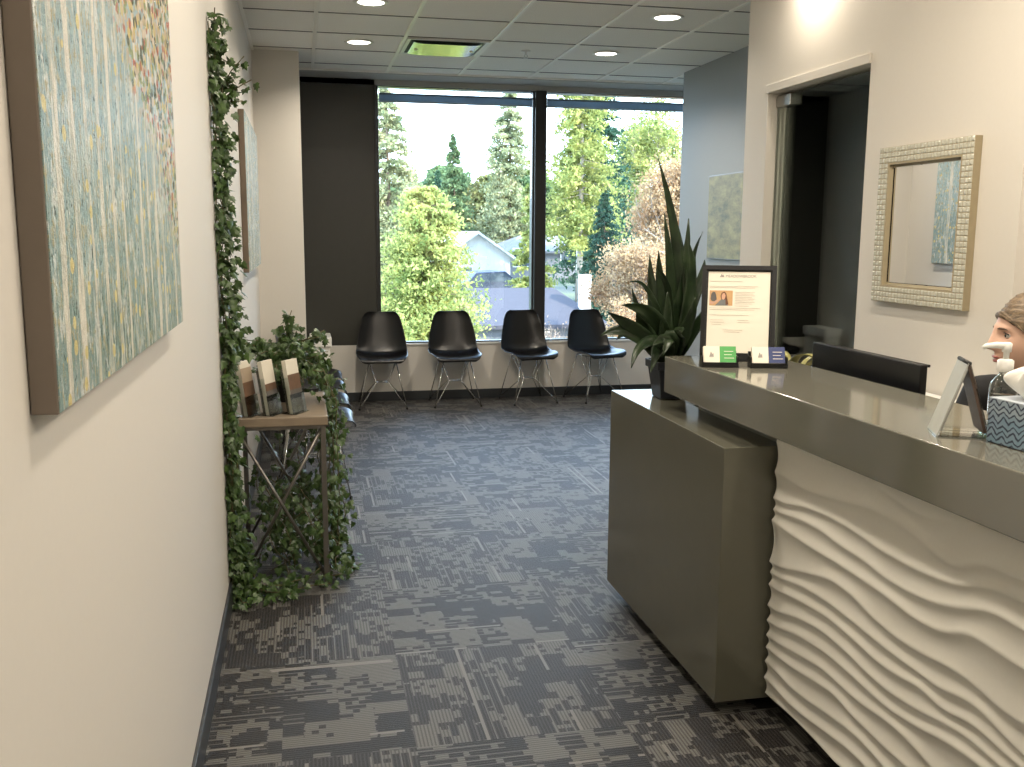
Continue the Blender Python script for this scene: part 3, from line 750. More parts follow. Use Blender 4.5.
bv.add(vs, [(0, 1, 5, 4), (1, 2, 6, 5), (2, 3, 7, 6), (3, 0, 4, 7)]).build('bevelled_edge', m_mirror, t)

# ------------------------------------------------------------------ paintings
def painting_mat(name, flowers=True, seed=0.0):
    t = NT(name); m = t.math; P = t.sep(t.pos()); y, z = P[1], P[2]
    vs_ = t.comb(m('MULTIPLY', y, 1.), m('MULTIPLY', z, .16), seed)
    n1 = t.noise(vs_, 34, 4, .65); n2 = t.noise(t.comb(y, m('MULTIPLY', z, .12), seed + 4), 90, 3, .7)
    nb = t.noise(t.comb(y, z, seed + 9), 2.6, 3, .6)
    nd = t.noise(t.comb(y, m('MULTIPLY', z, .5), seed + 2), 60, 4, .75)
    c = t.mix(t.step(nb, .35, .65), (.17, .27, .25), (.30, .42, .43))
    up = t.step(z, 1.35, 1.95)
    c = t.mix(t.math('MULTIPLY', up, .45), c, (.50, .68, .78))  # pale blue toward the top paints in the window's reflection
    c = t.mix(t.step(n2, .5, .66), c, (.56, .62, .58))
    nw = t.noise(t.comb(y, m('MULTIPLY', z, .35), seed + 7), 30, 4, .75)
    c = t.mix(m('MULTIPLY', t.step(nw, .54, .60), .75), c, (.80, .82, .80))
    c = t.mix(t.step(nd, .53, .60), c, (.42, .40, .26))
    c = t.mix(m('MULTIPLY', t.step(nd, .41, .35), .85), c, (.09, .15, .15))
    # birch trunks
    wob = m('MULTIPLY', m('SUBTRACT', t.noise(t.comb(m('MULTIPLY', y, 2.), z, 1.), 2.2, 2), .5), .05)
    yy = m('ADD', y, wob)
    ci = m('FLOOR', m('MULTIPLY', yy, 11.)); cf = m('FRACT', m('ADD', m('MULTIPLY', yy, 11.), m('MULTIPLY', m('SUBTRACT', t.noise(vs_, 60, 3), .5), .18)))
    wv = m('MULTIPLY', m('SUBTRACT', t.white(t.comb(ci, seed, 3.)), .30), .30)
    tr = m('LESS_THAN', m('ABSOLUTE', m('SUBTRACT', cf, .5)), wv)
    tr = m('MULTIPLY', tr, m('ADD', .35, m('MULTIPLY', t.step(n1, .42, .54), .65)))
    c = t.mix(tr, c, (.78, .75, .66))
    # yellow dabs
    vo = t.node('ShaderNodeTexVoronoi', {'Vector': t.comb(m('MULTIPLY', y, 24.), m('MULTIPLY', z, 24.), seed), 'Scale': 1.0})
    dab = m('MULTIPLY', m('LESS_THAN', vo.outputs['Distance'], .26), m('GREATER_THAN', t.white(t.vscale(vo.outputs['Position'], (1, 1, 1))), .60))
    c = t.mix(dab, c, (.72, .62, .30))
    if flowers:
        fl = m('ADD', m('MULTIPLY', m('SUBTRACT', z, 1.82), 2.4), m('MULTIPLY', m('SUBTRACT', y, 1.80), 1.2))
        fl = m('ADD', fl, m('MULTIPLY', m('SUBTRACT', nb, .5), 1.2))
        vo2 = t.node('ShaderNodeTexVoronoi', {'Vector': t.comb(m('MULTIPLY', y, 42.), m('MULTIPLY', z, 60.), seed), 'Scale': 1.0})
        r = t.white(t.vscale(vo2.outputs['Position'], (1, 1, 1)))
        cr = t.node('ShaderNodeValToRGB', {0: r}); e = cr.color_ramp; e.interpolation = 'CONSTANT'
        e.elements[0].color = (.55, .45, .32, 1); e.elements[1].color = (.07, .09, .03, 1); e.elements[1].position = .22
        for p_, cc in ((.40, (.62, .50, .22)), (.55, (.50, .13, .06)), (.68, (.66, .56, .44)), (.84, (.30, .36, .14))):
            q = e.elements.new(p_); q.color = (*cc, 1)
        fmask = m('MULTIPLY', t.step(fl, -.02, .30), m('LESS_THAN', vo2.outputs['Distance'], .62))
        c = t.mix(fmask, c, cr.outputs[0])
    t.base(c, .22, 0, .6)
    t.bump(m('ADD', m('ADD', n2, nd), m('MULTIPLY', tr, .6)), .9, .010)
    return t.m
m_edge = M('canvas_edge_taupe', (.19, .155, .125), .6, var=.05)
t = thing('canvas_painting', 'large canvas painting of birch trunks in teal, nearest on the left wall', 'painting', (XL, 1.88, 1.9))
MB().box(.001, .033, -.631, .631, -.603, .62).build('stretcher', m_edge, t, bevel=.002)
MB().box(.0332, .0345, -.629, .629, -.601, .618).build('painted_face', painting_mat('birch_painting'), t)
t = thing('canvas_painting', 'smaller textured teal canvas with a brown edge, farther along the left wall', 'painting', (XL, 6.45, 1.74))
MB().box(.001, .033, -.78, .78, -.45, .45).build('stretcher', M('canvas_edge_brown', (.16, .12, .085), .6, var=.3, scale=5), t, bevel=.002)
MB().box(.0332, .0345, -.778, .778, -.448, .448).build('painted_face', painting_mat('teal_painting', False, 5.0), t)
t = thing('glazed_picture', 'small olive glazed picture on the grey wall behind the doorway corner', 'picture', (3.15, 6.72, 1.65))
MB().box(-.018, -.001, -.48, .48, -.32, .32).build('frame', m_gun, t, bevel=.002)
tm = NT('olive_tree_reflection'); q = tm.noise(tm.vscale(tm.pos(), (1, 1, 2.4)), 6, 5, .7)
tm.base(tm.mix(tm.step(q, .35, .65), (.10, .10, .04), (.34, .30, .12)), .5)  # mottled olive paints in the trees reflected by the glazing
MB().box(-.021, -.0181, -.472, .472, -.312, .312).build('picture_glass', tm.m, t)

# ------------------------------------------------------------------ console table with brochure holders
TY0, TY1, TX0, TX1 = 4.075, 4.72, -.315, .085
t = thing('console_table', 'narrow wooden-topped table with crossed metal legs beside the ivy', 'table', (0, 0, 0))
MB().box(TX0, TX1, TY0, TY1, .712, .75).build('tabletop', m_wood, t, bevel=.003)
lw = .011
for x in (TX0 + .02, TX1 - .02):
    for y in (TY0 + .025, TY1 - .025):
        MB().box(x - lw, x + lw, y - lw, y + lw, 0, .711).build('leg', m_gun, t, bevel=.002)
for y in (TY0 + .025, TY1 - .025):
    b = MB()
    b.tube([(TX0 + .03, y - .004, .69), (TX1 - .03, y - .004, .05)], .007, 8); b.tube([(TX1 - .03, y + .004, .69), (TX0 + .03, y + .004, .05)], .007, 8)
    b.build('cross_brace', m_gun, t, smooth=True)
b = MB()
for y in (TY0 + .025, TY1 - .025): b.box(TX0 + .03, TX1 - .03, y - .008, y + .008, .695, .711)
for x in (TX0 + .02, TX1 - .02): b.box(x - .008, x + .008, TY0 + .035, TY1 - .035, .695, .711)
b.build('apron', m_gun, t)
b = MB()
b.tube([(TX1 - .02, TY0 + .03, .69), (TX1 - .02, TY1 - .03, .05)], .006, 8); b.tube([(TX1 - .012, TY1 - .03, .69), (TX1 - .012, TY0 + .03, .05)], .006, 8)
b.build('side_brace', m_gun, t, smooth=True)

def brochure_holder(x, y, rz, lab, lab2, cols):
    t = thing('brochure_holder', lab, 'brochure holder', (x, y, .751), rz, 'clear brochure holders on the ivy table')
    k = Matrix.Rotation(R(-9), 4, 'X')
    b = MB(); b.box(-.056, .056, .018, .021, 0, .20, k); b.box(-.056, .056, -.009, -.006, 0, .085, k)
    b.box(-.056, -.053, -.009, .021, 0, .16, k); b.box(.053, .056, -.009, .021, 0, .16, k); b.box(-.056, .056, -.02, .05, 0, .003)
    b.build('acrylic_pocket', m_acr, t)
    c = thing('brochures', lab2, 'brochures', (x, y, .755), rz)
    MB().box(-.047, .047, -.004, .015, 0, .228, k).build('paper_stack', m_paper, c)
    for (z0, z1, mm) in cols: MB().box(-.047, .047, -.0046, -.004, z0, z1, k).build('cover_print', mm, c)
mb1 = M('print_brown', (.15, .085, .05), .5, var=.3, scale=50); mb2 = M('print_grey', (.12, .11, .10), .5, var=.3, scale=50); mb3 = M('print_rust', (.28, .13, .06), .5, var=.3, scale=50)
mb4 = M('print_tan', (.42, .33, .24), .5)
brochure_holder(-.225, 4.155, R(66), 'clear brochure holder leftmost on the ivy table, nearest the wall', 'brown and tan brochures in the leftmost holder', [(0, .08, mb3), (.08, .14, mb1), (.14, .20, mb4)])
brochure_holder(-.135, 4.165, R(64), 'clear brochure holder in the middle of the ivy table', 'cream and grey brochures in the middle holder', [(.055, .10, mb2), (.10, .13, mb1)])
brochure_holder(-.035, 4.18, R(60), 'clear brochure holder rightmost on the ivy table', 'cream and brown brochures in the rightmost holder', [(.06, .10, mb2), (.10, .165, mb1)])

# ------------------------------------------------------------------ ivy
IVY = [(0, 0), (.30, -.10), (.52, .12), (.36, .30), (.46, .56), (.22, .54), (0, 1.0), (-.22, .54), (-.46, .56), (-.36, .30), (-.52, .12), (-.30, -.10)]
def ivy_leaf(b, p, s, nrm, up):
    n = Vector(nrm).normalized(); u = Vector(up); u = (u - n * u.dot(n))
    if u.length < 1e-3: u = n.orthogonal()
    u.normalize(); r = u.cross(n)
    vs = []
    for (x, y) in IVY: vs.append(p + r * x * s + u * y * s + n * (-.22 * abs(x) * s))
    vs.append(p + u * .33 * s + n * .04 * s)
    c = len(IVY)
    b.add(vs, [(c, i, (i + 1) % c) for i in range(c)])
def vine(bl, bs, pts, den, smin, smax, spread, out=(1, 0, 0), r=.0022, rng=rnd):
    pts = [Vector(p) for p in pts]; dense = []
    for i in range(len(pts) - 1):
        L_ = (pts[i + 1] - pts[i]).length; n = max(2, int(L_ / .03))
        for k in range(n):
            dense.append(pts[i].lerp(pts[i + 1], k / n) + Vector((rng.uniform(-1, 1), rng.uniform(-1, 1), rng.uniform(-1, 1))) * .006)
    dense.append(pts[-1]); bs.tube(dense, r, 5)
    tot = sum((dense[i + 1] - dense[i]).length for i in range(len(dense) - 1))
    for k in range(int(tot * den)):
        i = rng.randrange(len(dense) - 1); p = dense[i].lerp(dense[i + 1], rng.random())
        o = Vector(out)
        off = Vector((rng.gauss(0, 1), rng.gauss(0, 1), rng.gauss(0, .6))) * spread
        if o.length > 0: off += o * abs(rng.gauss(0, spread))
        q = p + off
        q.x = max(q.x, XL + .008); q.z = max(q.z, .012)
        if q.y < 4.26 and .74 < q.z < 1.03 and -.278 < q.x < .06: continue
        if q.y < 4.3 and q.z <= .74 and q.z > .3 and -.282 < q.x < -.2 and rng.random() < .7: continue
        nrm = Vector((rng.uniform(-1, 1), rng.uniform(-1.6, .3), rng.uniform(-.2, 1.2))) + o * .5
        upv = Vector((rng.uniform(-.6, .6), rng.uniform(-.6, .2), -1 + rng.uniform(-.3, .9)))
        ivy_leaf(bl, q, rng.uniform(smin, smax), nrm, upv)
r2 = random.Random(21)
t = thing('climbing_ivy', 'long green ivy vine climbing the left wall from floor nearly to ceiling', 'ivy', (XL, 4.02, 0))
bl, bs = MB(), MB()
def wl(z, dy=0.0, dx=.02): return (XL + dx + .01 * math.sin(z * 9 + dy * 50), 3.99 - .02 * math.sin(z * 4) + dy, z)
for k in range(4):
    dy = (-.05, -.01, .035, .07)[k]; top = (2.30, 2.36, 2.28, 1.9)[k]
    vine(bl, bs, [wl(.02 + q * (top - .02) / 16, dy, .012 + .008 * k) for q in range(17)], 130, .026, .040, .016, (1, 0, 0), rng=r2)
# thicker bit low down
for k in range(3):
    vine(bl, bs, [wl(.0 + q * 1.15 / 8, -.06 + .05 * k, .02 + .006 * k) for q in range(9)], 80, .03, .05, .024, (1, 0, 0), rng=r2)
for (p1, p2, p3) in [((XL + .03, 3.98, 2.02), (-.27, 4.02, 2.10), (-.20, 4.0, 2.19)), ((XL + .03, 3.98, 2.00), (-.25, 4.0, 2.06), (-.175, 3.98, 2.10)), ((XL + .02, 3.98, 2.25), (-.29, 4.02, 2.12), (-.24, 4.0, 2.03)), ((XL + .03, 4.03, 2.05), (-.26, 4.0, 2.02), (-.21, 3.98, 2.02))]:
    vine(bl, bs, [p1, p2, p3], 110, .024, .038, .020, (0, 0, 0), rng=r2)
for o_ in (bl, bs): o_.v = [(max(a - XL, .002), b_ - 4.02, max(c, .003)) for a, b_, c in o_.v]
bl.build('leaves', m_ivy, t); bs.build('stem', m_stem, t, smooth=True)

t = thing('trailing_ivy', 'bushy potted ivy spilling over and below the brochure table to the carpet', 'ivy', (-.10, 4.52, .751))
MB().lathe([(.001, 0), (.07, 0), (.095, .14), (.10, .16), (.09, .16), (.08, .13), (.001, .13)], n=28).build('pot', m_blackm, t, smooth=True)
bl, bs = MB(), MB(); c0 = Vector((-.10, 4.52, .90))
def V3(*a): return Vector(a)
G = lambda a: r2.gauss(0, a)
# crown over the pot
for k in range(50):
    a = r2.uniform(0, 2 * PI); rr = r2.uniform(.04, .24)
    e = c0 + V3(rr * math.cos(a), rr * 1.1 * math.sin(a), r2.uniform(-.10, .16))
    vine(bl, bs, [c0 + V3(G(.02), G(.02), 0), c0.lerp(e, .5) + V3(0, 0, .05), e], 85, .025, .040, .022, (0, 0, 0), rng=r2)
# sprigs that stick up
for e in [(-.055, 4.45, 1.17), (-.07, 4.48, 1.13), (-.03, 4.5, 1.10), (.06, 4.5, 1.06), (.09, 4.55, 1.07), (-.24, 4.4, 1.02), (-.27, 4.3, 1.05)]:
    e = Vector(e); vine(bl, bs, [c0, c0.lerp(e, .5) + V3(G(.01), G(.01), .03), e], 120, .030, .046, .020, (0, 0, 0), rng=r2)
# over the right-hand edge down to the carpet
for k in range(9):
    y = r2.uniform(4.25, 4.72); x = r2.uniform(.09, .125); zb = r2.choice([.05, .02, .2, .35, .5, .1])
    pts = [c0 + V3(G(.03), G(.03), 0), (x * .6, y, .93 + G(.02)), (x, y, .78), (x + G(.012), y + G(.02), (zb + .78) / 2), (x + G(.03) + .01, y + G(.03), zb)]
    vine(bl, bs, pts, 45, .025, .040, .024, (.3, -.2, 0), rng=r2)
# tangle under the table
for k in range(26):
    x0_ = r2.uniform(-.24, .10); y0_ = r2.uniform(4.12, 4.68)
    zt = r2.choice([.30, .36, .42, .25, .46, .40])
    pts = [(x0_, y0_, zt)]; p = Vector(pts[0])
    for q in range(4):
        p = p + V3(G(.06), G(.06), -zt / 4.6); p.x = min(max(p.x, -.29), .12); p.y = min(max(p.y, 4.08), 4.72); p.z = max(p.z, .03); pts.append(tuple(p))
    vine(bl, bs, pts, 60, .024, .038, .026, (0, -.2, 0), rng=r2)
# hanging strands behind the legs linking top and tangle
for k in range(4):
    x = r2.uniform(-.1, .06); y = r2.uniform(4.74, 4.80)
    vine(bl, bs, [(x * .8, 4.66, .86), (x, y, .80), (x + G(.03), y, .5), (x + G(.04), y - .02, .1)], 45, .024, .038, .024, (0, 0, 0), rng=r2)
# trail along the carpet
for (pts) in [[(-.29, 4.10, .05), (-.24, 3.99, .03), (-.14, 3.96, .03), (-.02, 4.0, .03), (.08, 4.02, .03)], [(-.30, 3.95, .03), (-.27, 3.86, .03), (-.20, 3.9, .03)], [(.04, 4.1, .04), (.13, 4.12, .03), (.18, 4.2, .03), (.16, 4.4, .03)],
              [(-.28, 4.0, .10), (-.2, 3.94, .05), (-.08, 3.93, .03)], [(-.3, 4.02, .2), (-.25, 3.97, .14), (-.2, 3.96, .06), (-.1, 4.03, .04), (0, 4.06, .05)]]:
    vine(bl, bs, pts, 95, .025, .040, .024, (0, -.2, .4), rng=r2)
for o_ in (bl, bs): o_.v = [(max(a, XL + .004) + .10, b_ - 4.52, max(c, .003) - .751) for a, b_, c in o_.v]
bl.build('leaves', m_ivy, t); bs.build('stem', m_stem, t, smooth=True)

# ------------------------------------------------------------------ receptionist
def head_grid(scale=1.0, hair=False):
    nu, nv = 120, 90; vs = []
    for i in range(nv + 1):
        th = PI * i / nv
        for j in range(nu):
            a = 2 * PI * j / nu
            x = math.sin(th) * math.cos(a); y = math.sin(th) * math.sin(a); z = math.cos(th)
            X_, Y_, Z_ = x * .074, y * (.098 if y < 0 else .098), z * .118
            if Z_ < 0:
                k = (-Z_ / .118)
                X_ *= 1 - .34 * k ** 1.6
                if Y_ > 0: Y_ *= 1 - .62 * k ** 1.2
                else: Y_ *= 1 + .10 * k
            if Y_ < 0:
                X_ *= 1 - .10 * (-Y_ / .098) ** 2
                fx = math.exp(-(X_ / .07) ** 4)
                g = lambda cx_, cz_, sx_, sz_: math.exp(-((X_ - cx_) / sx_) ** 2 - ((Z_ - cz_) / sz_) ** 2)
                d = 0
                front = max(0, min(1, -Y_ / .05))
                # nose
                if -.05 < Z_ < .04:
                    t_ = max(0, min(1, (.034 - Z_) / .058)); fall = 1 if Z_ > -.026 else max(0, 1 - (-.026 - Z_) / .010)
                    d += (.004 + .021 * t_ ** 1.3) * fall * math.exp(-(X_ / (.009 + .005 * t_)) ** 2)
                d += .006 * (g(.011, -.024, .007, .007) + g(-.011, -.024, .007, .007))
                d -= .011 * (g(.031, .010, .015, .010) + g(-.031, .010, .015, .010))
                d += .005 * (g(.030, .032, .022, .008) + g(-.030, .032, .022, .008))
                d += .008 * g(0, -.050, .021, .0055) + .008 * g(0, -.0625, .018, .006) - .004 * g(0, -.0565, .022, .003) - .004 * g(0, -.074, .02, .006)
                d += .010 * g(0, -.095, .020, .014)
                d += .004 * (g(.042, -.022, .018, .016) + g(-.042, -.022, .018, .016))
                d += .003 * g(0, .07, .05, .03)
                Y_ -= d * front
            vs.append((X_ * scale, Y_ * scale, Z_ * scale))
    fs = [(i * nu + j, (i + 1) * nu + j, (i + 1) * nu + (j + 1) % nu, i * nu + (j + 1) % nu) for i in range(nv) for j in range(nu)]
    return vs, fs
HX, HY, HZ = 2.092, 2.43, 1.226
PB = (HX + .03, HY + .01, 0)
t = thing('person', 'receptionist with tied-back brown hair in a black top, sitting behind the desk facing left', 'person', PB, R(-70))
def caps(b, pts, rs):
    b.tube(pts, rs, 14)
    for p, r in zip(pts, rs): b.sphere(p, r * 1.0, 14, 8)
HL = Matrix.Rotation(R(70), 4, 'Z') @ Matrix.Translation((HX - PB[0], HY - PB[1], HZ)) @ Matrix.Rotation(R(-110), 4, 'Z') @ Matrix.Rotation(R(3), 4, 'X')
vs, fs = head_grid(1.07)
b = MB(); b.add(vs, fs, HL)
hp = HL @ Vector((0, .030, -.05)); nk = Vector((0.0, .02, 1.03))
caps(b, [hp, hp.lerp(nk, .5), nk, (0, .03, .93)], [.050, .050, .056, .09])
caps(b, [(0, .04, .98), (0, .04, .80), (0, .045, .62), (0, .05, .52)], [.085, .11, .10, .13])
caps(b, [(-.135, .02, 1.027), (.135, .02, 1.027)], [.054, .054])
hands = []
for s in (-1, 1):
    sh = Vector((s * .169, .02, 1.022)); el = Vector((s * .215, -.10, .77)); wr_ = Vector((s * .10, -.31, .775))
    caps(b, [sh, sh.lerp(el, .5), el], [.052, .044, .036]); caps(b, [el, el.lerp(wr_, .5), wr_], [.036, .032, .022])
    fwd = (wr_ - el).normalized(); side = Vector((-s * fwd.y * -1, 0, 0)); 
    pc = wr_ + Vector((-s * .012, -.045, -.004))
    b.sphere(pc, .030, 14, 8, (1.0, 1.45, .50))
    b.tube([wr_, pc], [.022, .024], 12)
    for q, ln in enumerate((.060, .070, .066, .052)):
        bx = pc + Vector((s * (-.024 + .016 * q), -.036 + .004 * abs(q - 1.5), .002))
        k1 = bx + Vector((0, -ln * .5, .003)); k2 = k1 + Vector((0, -ln * .32, -.009)); k3 = k2 + Vector((0, -ln * .16, -.010))
        caps(b, [bx, k1, k2, k3], [.0088, .0084, .0076, .0066])
    tb_ = pc + Vector((-s * .026, .008, 0)); caps(b, [tb_, tb_ + Vector((-s * .022, -.022, -.002)), tb_ + Vector((-s * .026, -.044, -.006))], [.011, .0095, .008])
    hip = Vector((s * .085, .04, .53)); kn = Vector((s * .11, -.36, .52)); an = Vector((s * .11, -.34, .085)); toe = Vector((s * .12, -.47, .03))
    caps(b, [hip, hip.lerp(kn, .5), kn], [.088, .074, .056]); caps(b, [kn, kn.lerp(an, .35), an], [.054, .052, .034]); caps(b, [an, Vector((s * .115, -.40, .045)), toe], [.036, .034, .028])
    # ear
    b.add(*(lambda m_: (m_.v, m_.f))(MB().sphere((s * .072, .012, -.004), .030, 12, 8, (.30, .62, 1.0))), mat=HL)
body = b.build('body', m_skin, t, smooth=True)
rm = body.modifiers.new('skin', 'REMESH'); rm.mode = 'VOXEL'; rm.voxel_size = .0042; rm.use_smooth_shade = True
sm = body.modifiers.new('relax', 'SMOOTH'); sm.factor = .4; sm.iterations = 2
# eyes, brows, lips
HS = HL @ Matrix.Scale(1.07, 4)
m_iris = M('iris', (.03, .04, .04), .15); m_brow = M('brow', (.09, .05, .03), .7); m_eyew = M('eye_white', (.5, .47, .43), .3)
for s in (-1, 1):
    e = MB(); e.sphere((0, 0, 0), .0108, 16, 12); eo = e.build('eye', m_eyew, t, smooth=True); eo.matrix_local = HS @ Matrix.Translation((s * .031, -.0715, .010))
    i_ = MB(); i_.sphere((0, -.0066, 0), .0058, 12, 8); io = i_.build('iris', m_iris, eo, smooth=True)
    for lo_a, hi_a in ((0, 68), (118, 180)):
        ld = MB().grid(lambda u, v: (.0122 * math.sin(R(lo_a + (hi_a - lo_a) * v)) * math.cos(2 * PI * u), .0122 * math.sin(R(lo_a + (hi_a - lo_a) * v)) * math.sin(2 * PI * u), .0122 * math.cos(R(lo_a + (hi_a - lo_a) * v))), 20, 6, closeu=True).build('eyelid', m_skin, eo, smooth=True)
    l_ = MB(); l_.tube([(s * .031 + x_, -.084 + 8 * x_ * x_ + (.004 if x_ * s > .008 else 0), .018 - 22 * x_ * x_) for x_ in (-.014, -.009, -.004, .001, .006, .011, .015)], .0016, 6)
    lo_ = l_.build('eyelash', m_blackm, t, smooth=True); lo_.matrix_local = HS
    w_ = MB(); w_.tube([(s * (.012 + x_), -.0945 + 5.5 * x_ * x_ + .10 * x_, .028 + .20 * x_ - 6 * x_ * x_) for x_ in (0, .008, .016, .024, .032, .038)], [.0022, .003, .003, .0028, .002, .001], 6)
    wo_ = w_.build('eyebrow', m_brow, t); wo_.matrix_local = HS
lp = MB(); lp.tube([(x_, -.0990 + 12 * x_ * x_, -.0505) for x_ in (-.021, -.012, -.005, 0, .005, .012, .021)], [.001, .0032, .004, .0036, .004, .0032, .001], 8)
lp.tube([(x_, -.0960 + 12 * x_ * x_, -.0615) for x_ in (-.019, -.011, 0, .011, .019)], [.001, .004, .005, .004, .001], 8)
lo_ = lp.build('lips', m_lip, t, smooth=True); lo_.matrix_local = HS
# hair: cap with swept-back front, and a bun
hb = MB()
def hairf(u, v):
    a = 2 * PI * u; th = v * R(118)
    x = math.sin(th) * math.cos(a); y = math.sin(th) * math.sin(a); z = math.cos(th)
    zmin = -.045 if y > -.1 else 0
    X_, Y_, Z_ = x * .0845, y * .108 + .008, z * .1310
    fr_ = max(0, -y)
    # front hairline rises over the forehead
    lim = .072 * fr_ ** .7 - .05 * (1 - fr_)
    if y < .25 and Z_ < lim + .0: Z_ = lim; k_h = 1 - min(.22, (lim - z * .131) * 2.2); X_ *= k_h; Y_ *= k_h
    w_ = .0012 * math.sin(z * 60 + y * 4) + .0008 * math.sin(z * 130)
    X_ += x * w_; Y_ += y * w_; Z_ += z * w_
    return (X_, Y_, Z_)
hb.grid(hairf, 130, 46, closeu=True)
ho = hb.build('hair', m_hair, t, smooth=True); ho.matrix_local = HS
sd = ho.modifiers.new('thick', 'SOLIDIFY'); sd.thickness = .004; sd.offset = -1
bn = MB(); bn.sphere((0, .125, .03), .042, 24, 16, (1, .85, 1)); bo = bn.build('hair_bun', m_hair, t, smooth=True); bo.matrix_local = HS
# black top and trousers
b = MB()
caps(b, [(0, .03, 1.065), (0, .04, 1.0)], [.062, .095])
caps(b, [(0, .04, .975), (0, .04, .80), (0, .045, .62), (0, .05, .54)], [.098, .124, .114, .14])
caps(b, [(-.14, .02, 1.03), (.14, .02, 1.03)], [.066, .066])
for s in (-1, 1):
    sh = Vector((s * .172, .02, 1.025)); el = Vector((s * .215, -.10, .77)); wr_ = Vector((s * .115, -.28, .775))
    caps(b, [sh, sh.lerp(el, .5), el], [.064, .056, .047]); caps(b, [el, el.lerp(wr_, .5), wr_], [.047, .043, .034])
sw = b.build('sweater', m_cloth, t, smooth=True)
rm = sw.modifiers.new('knit', 'REMESH'); rm.mode = 'VOXEL'; rm.voxel_size = .008; rm.use_smooth_shade = True
sm = sw.modifiers.new('relax', 'SMOOTH'); sm.factor = .5; sm.iterations = 4
b = MB()
for s in (-1, 1):
    hip = Vector((s * .085, .04, .53)); kn = Vector((s * .11, -.36, .52)); an = Vector((s * .11, -.34, .12))
    caps(b, [hip, hip.lerp(kn, .5), kn], [.098, .084, .066]); caps(b, [kn, kn.lerp(an, .35), an], [.064, .06, .046])
tr_ = b.build('trousers', m_cloth, t, smooth=True)
rm = tr_.modifiers.new('knit', 'REMESH'); rm.mode = 'VOXEL'; rm.voxel_size = .01; rm.use_smooth_shade = True

t = thing('office_chair', 'black office chair the receptionist sits on', 'office chair', (PB[0] + .03, PB[1] + .015, 0), R(-70))
MB().box(-.22, .22, -.20, .20, .375, .428).build('seat', m_blackm, t, bevel=.02, seg=3)
MB().box(-.19, .19, .225, .255, .50, .86).build('backrest', m_blackm, t, bevel=.014, seg=3)
b = MB(); b.tube([(0, .10, .37), (0, .24, .37), (0, .265, .60)], .016, 10); b.build('back_bracket', m_blackm, t, smooth=True)
MB().lathe([(.026, .08), (.026, .25), (.017, .25), (.017, .375)], n=16).build('gas_column', m_steel, t, smooth=True)
for k in range(5):
    a = 2 * PI * k / 5 + .9; ca, sa = math.cos(a), math.sin(a)
    lg = MB().tube([(0.02 * ca, 0.02 * sa, .105), (.235 * ca, .235 * sa, .065)], [.020, .014], 10).build('leg', m_blackm, t, smooth=True)
    b = MB()
    for d in (-.012, .012):
        p = Vector((.235 * ca - d * sa, .235 * sa + d * ca, .027)); ax = Vector((-sa, ca, 0)) * .008
        b.tube([p - ax, p + ax], .026, 14)
    b.build('caster', m_black, lg)

# ------------------------------------------------------------------ outside
r3 = np.random.default_rng(5)
def sph_tris(P, size, up_bias=0.0, elong=1.0):
    """small random triangles/quads at points P (n,3)"""
    n = len(P); a = r3.normal(size=(n, 3)); a /= np.linalg.norm(a, axis=1)[:, None]
    b = r3.normal(size=(n, 3)); b -= a * (a * b).sum(1)[:, None]; b /= np.linalg.norm(b, axis=1)[:, None]
    s = size * r3.uniform(.6, 1.4, (n, 1))
    v = np.empty((n, 4, 3)); v[:, 0] = P - a * s * elong; v[:, 1] = P - b * s * .5; v[:, 2] = P + a * s * elong; v[:, 3] = P + b * s * .5
    return v.reshape(-1, 3)
def quads_obj(name, V, mat, parent, origin):
    n = len(V) // 4; V = V - np.array(origin)
    me = bpy.data.meshes.new(name); me.vertices.add(len(V)); me.vertices.foreach_set('co', V.astype(np.float32).ravel())
    me.loops.add(n * 4); me.loops.foreach_set('vertex_index', np.arange(n * 4, dtype=np.int32))
    me.polygons.add(n); me.polygons.foreach_set('loop_start', np.arange(0, n * 4, 4, dtype=np.int32)); me.polygons.foreach_set('loop_total', np.full(n, 4, dtype=np.int32))
    me.update(); me.validate(); me.materials.append(mat)
    o = bpy.data.objects.new(name, me); COL.objects.link(o); o.parent = parent; return o
m_bark = M('bark', (.18, .13, .09), .9, var=.3, scale=3)
m_barkw = M('bark_pale', (.42, .36, .30), .9, var=.3, scale=3)
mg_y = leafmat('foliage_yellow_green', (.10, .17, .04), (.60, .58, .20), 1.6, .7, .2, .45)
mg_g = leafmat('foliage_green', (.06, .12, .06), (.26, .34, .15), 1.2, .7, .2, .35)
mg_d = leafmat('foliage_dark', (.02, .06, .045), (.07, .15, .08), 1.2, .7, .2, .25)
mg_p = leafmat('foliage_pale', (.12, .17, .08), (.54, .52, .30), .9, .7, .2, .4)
mg_h = leafmat('foliage_olive', (.10, .12, .04), (.36, .33, .12), .8, .7, .2, .35)
mg_o = leafmat('foliage_orange', (.26, .13, .06), (.62, .44, .24), 1.2, .7, .2, .4)
mg_r = leafmat('twigs_pink', (.22, .13, .10), (.42, .32, .24), 1.5, .8, .2, .2)
def ground_z(x, y): return -4.2 + max(0, y - 14) * .09
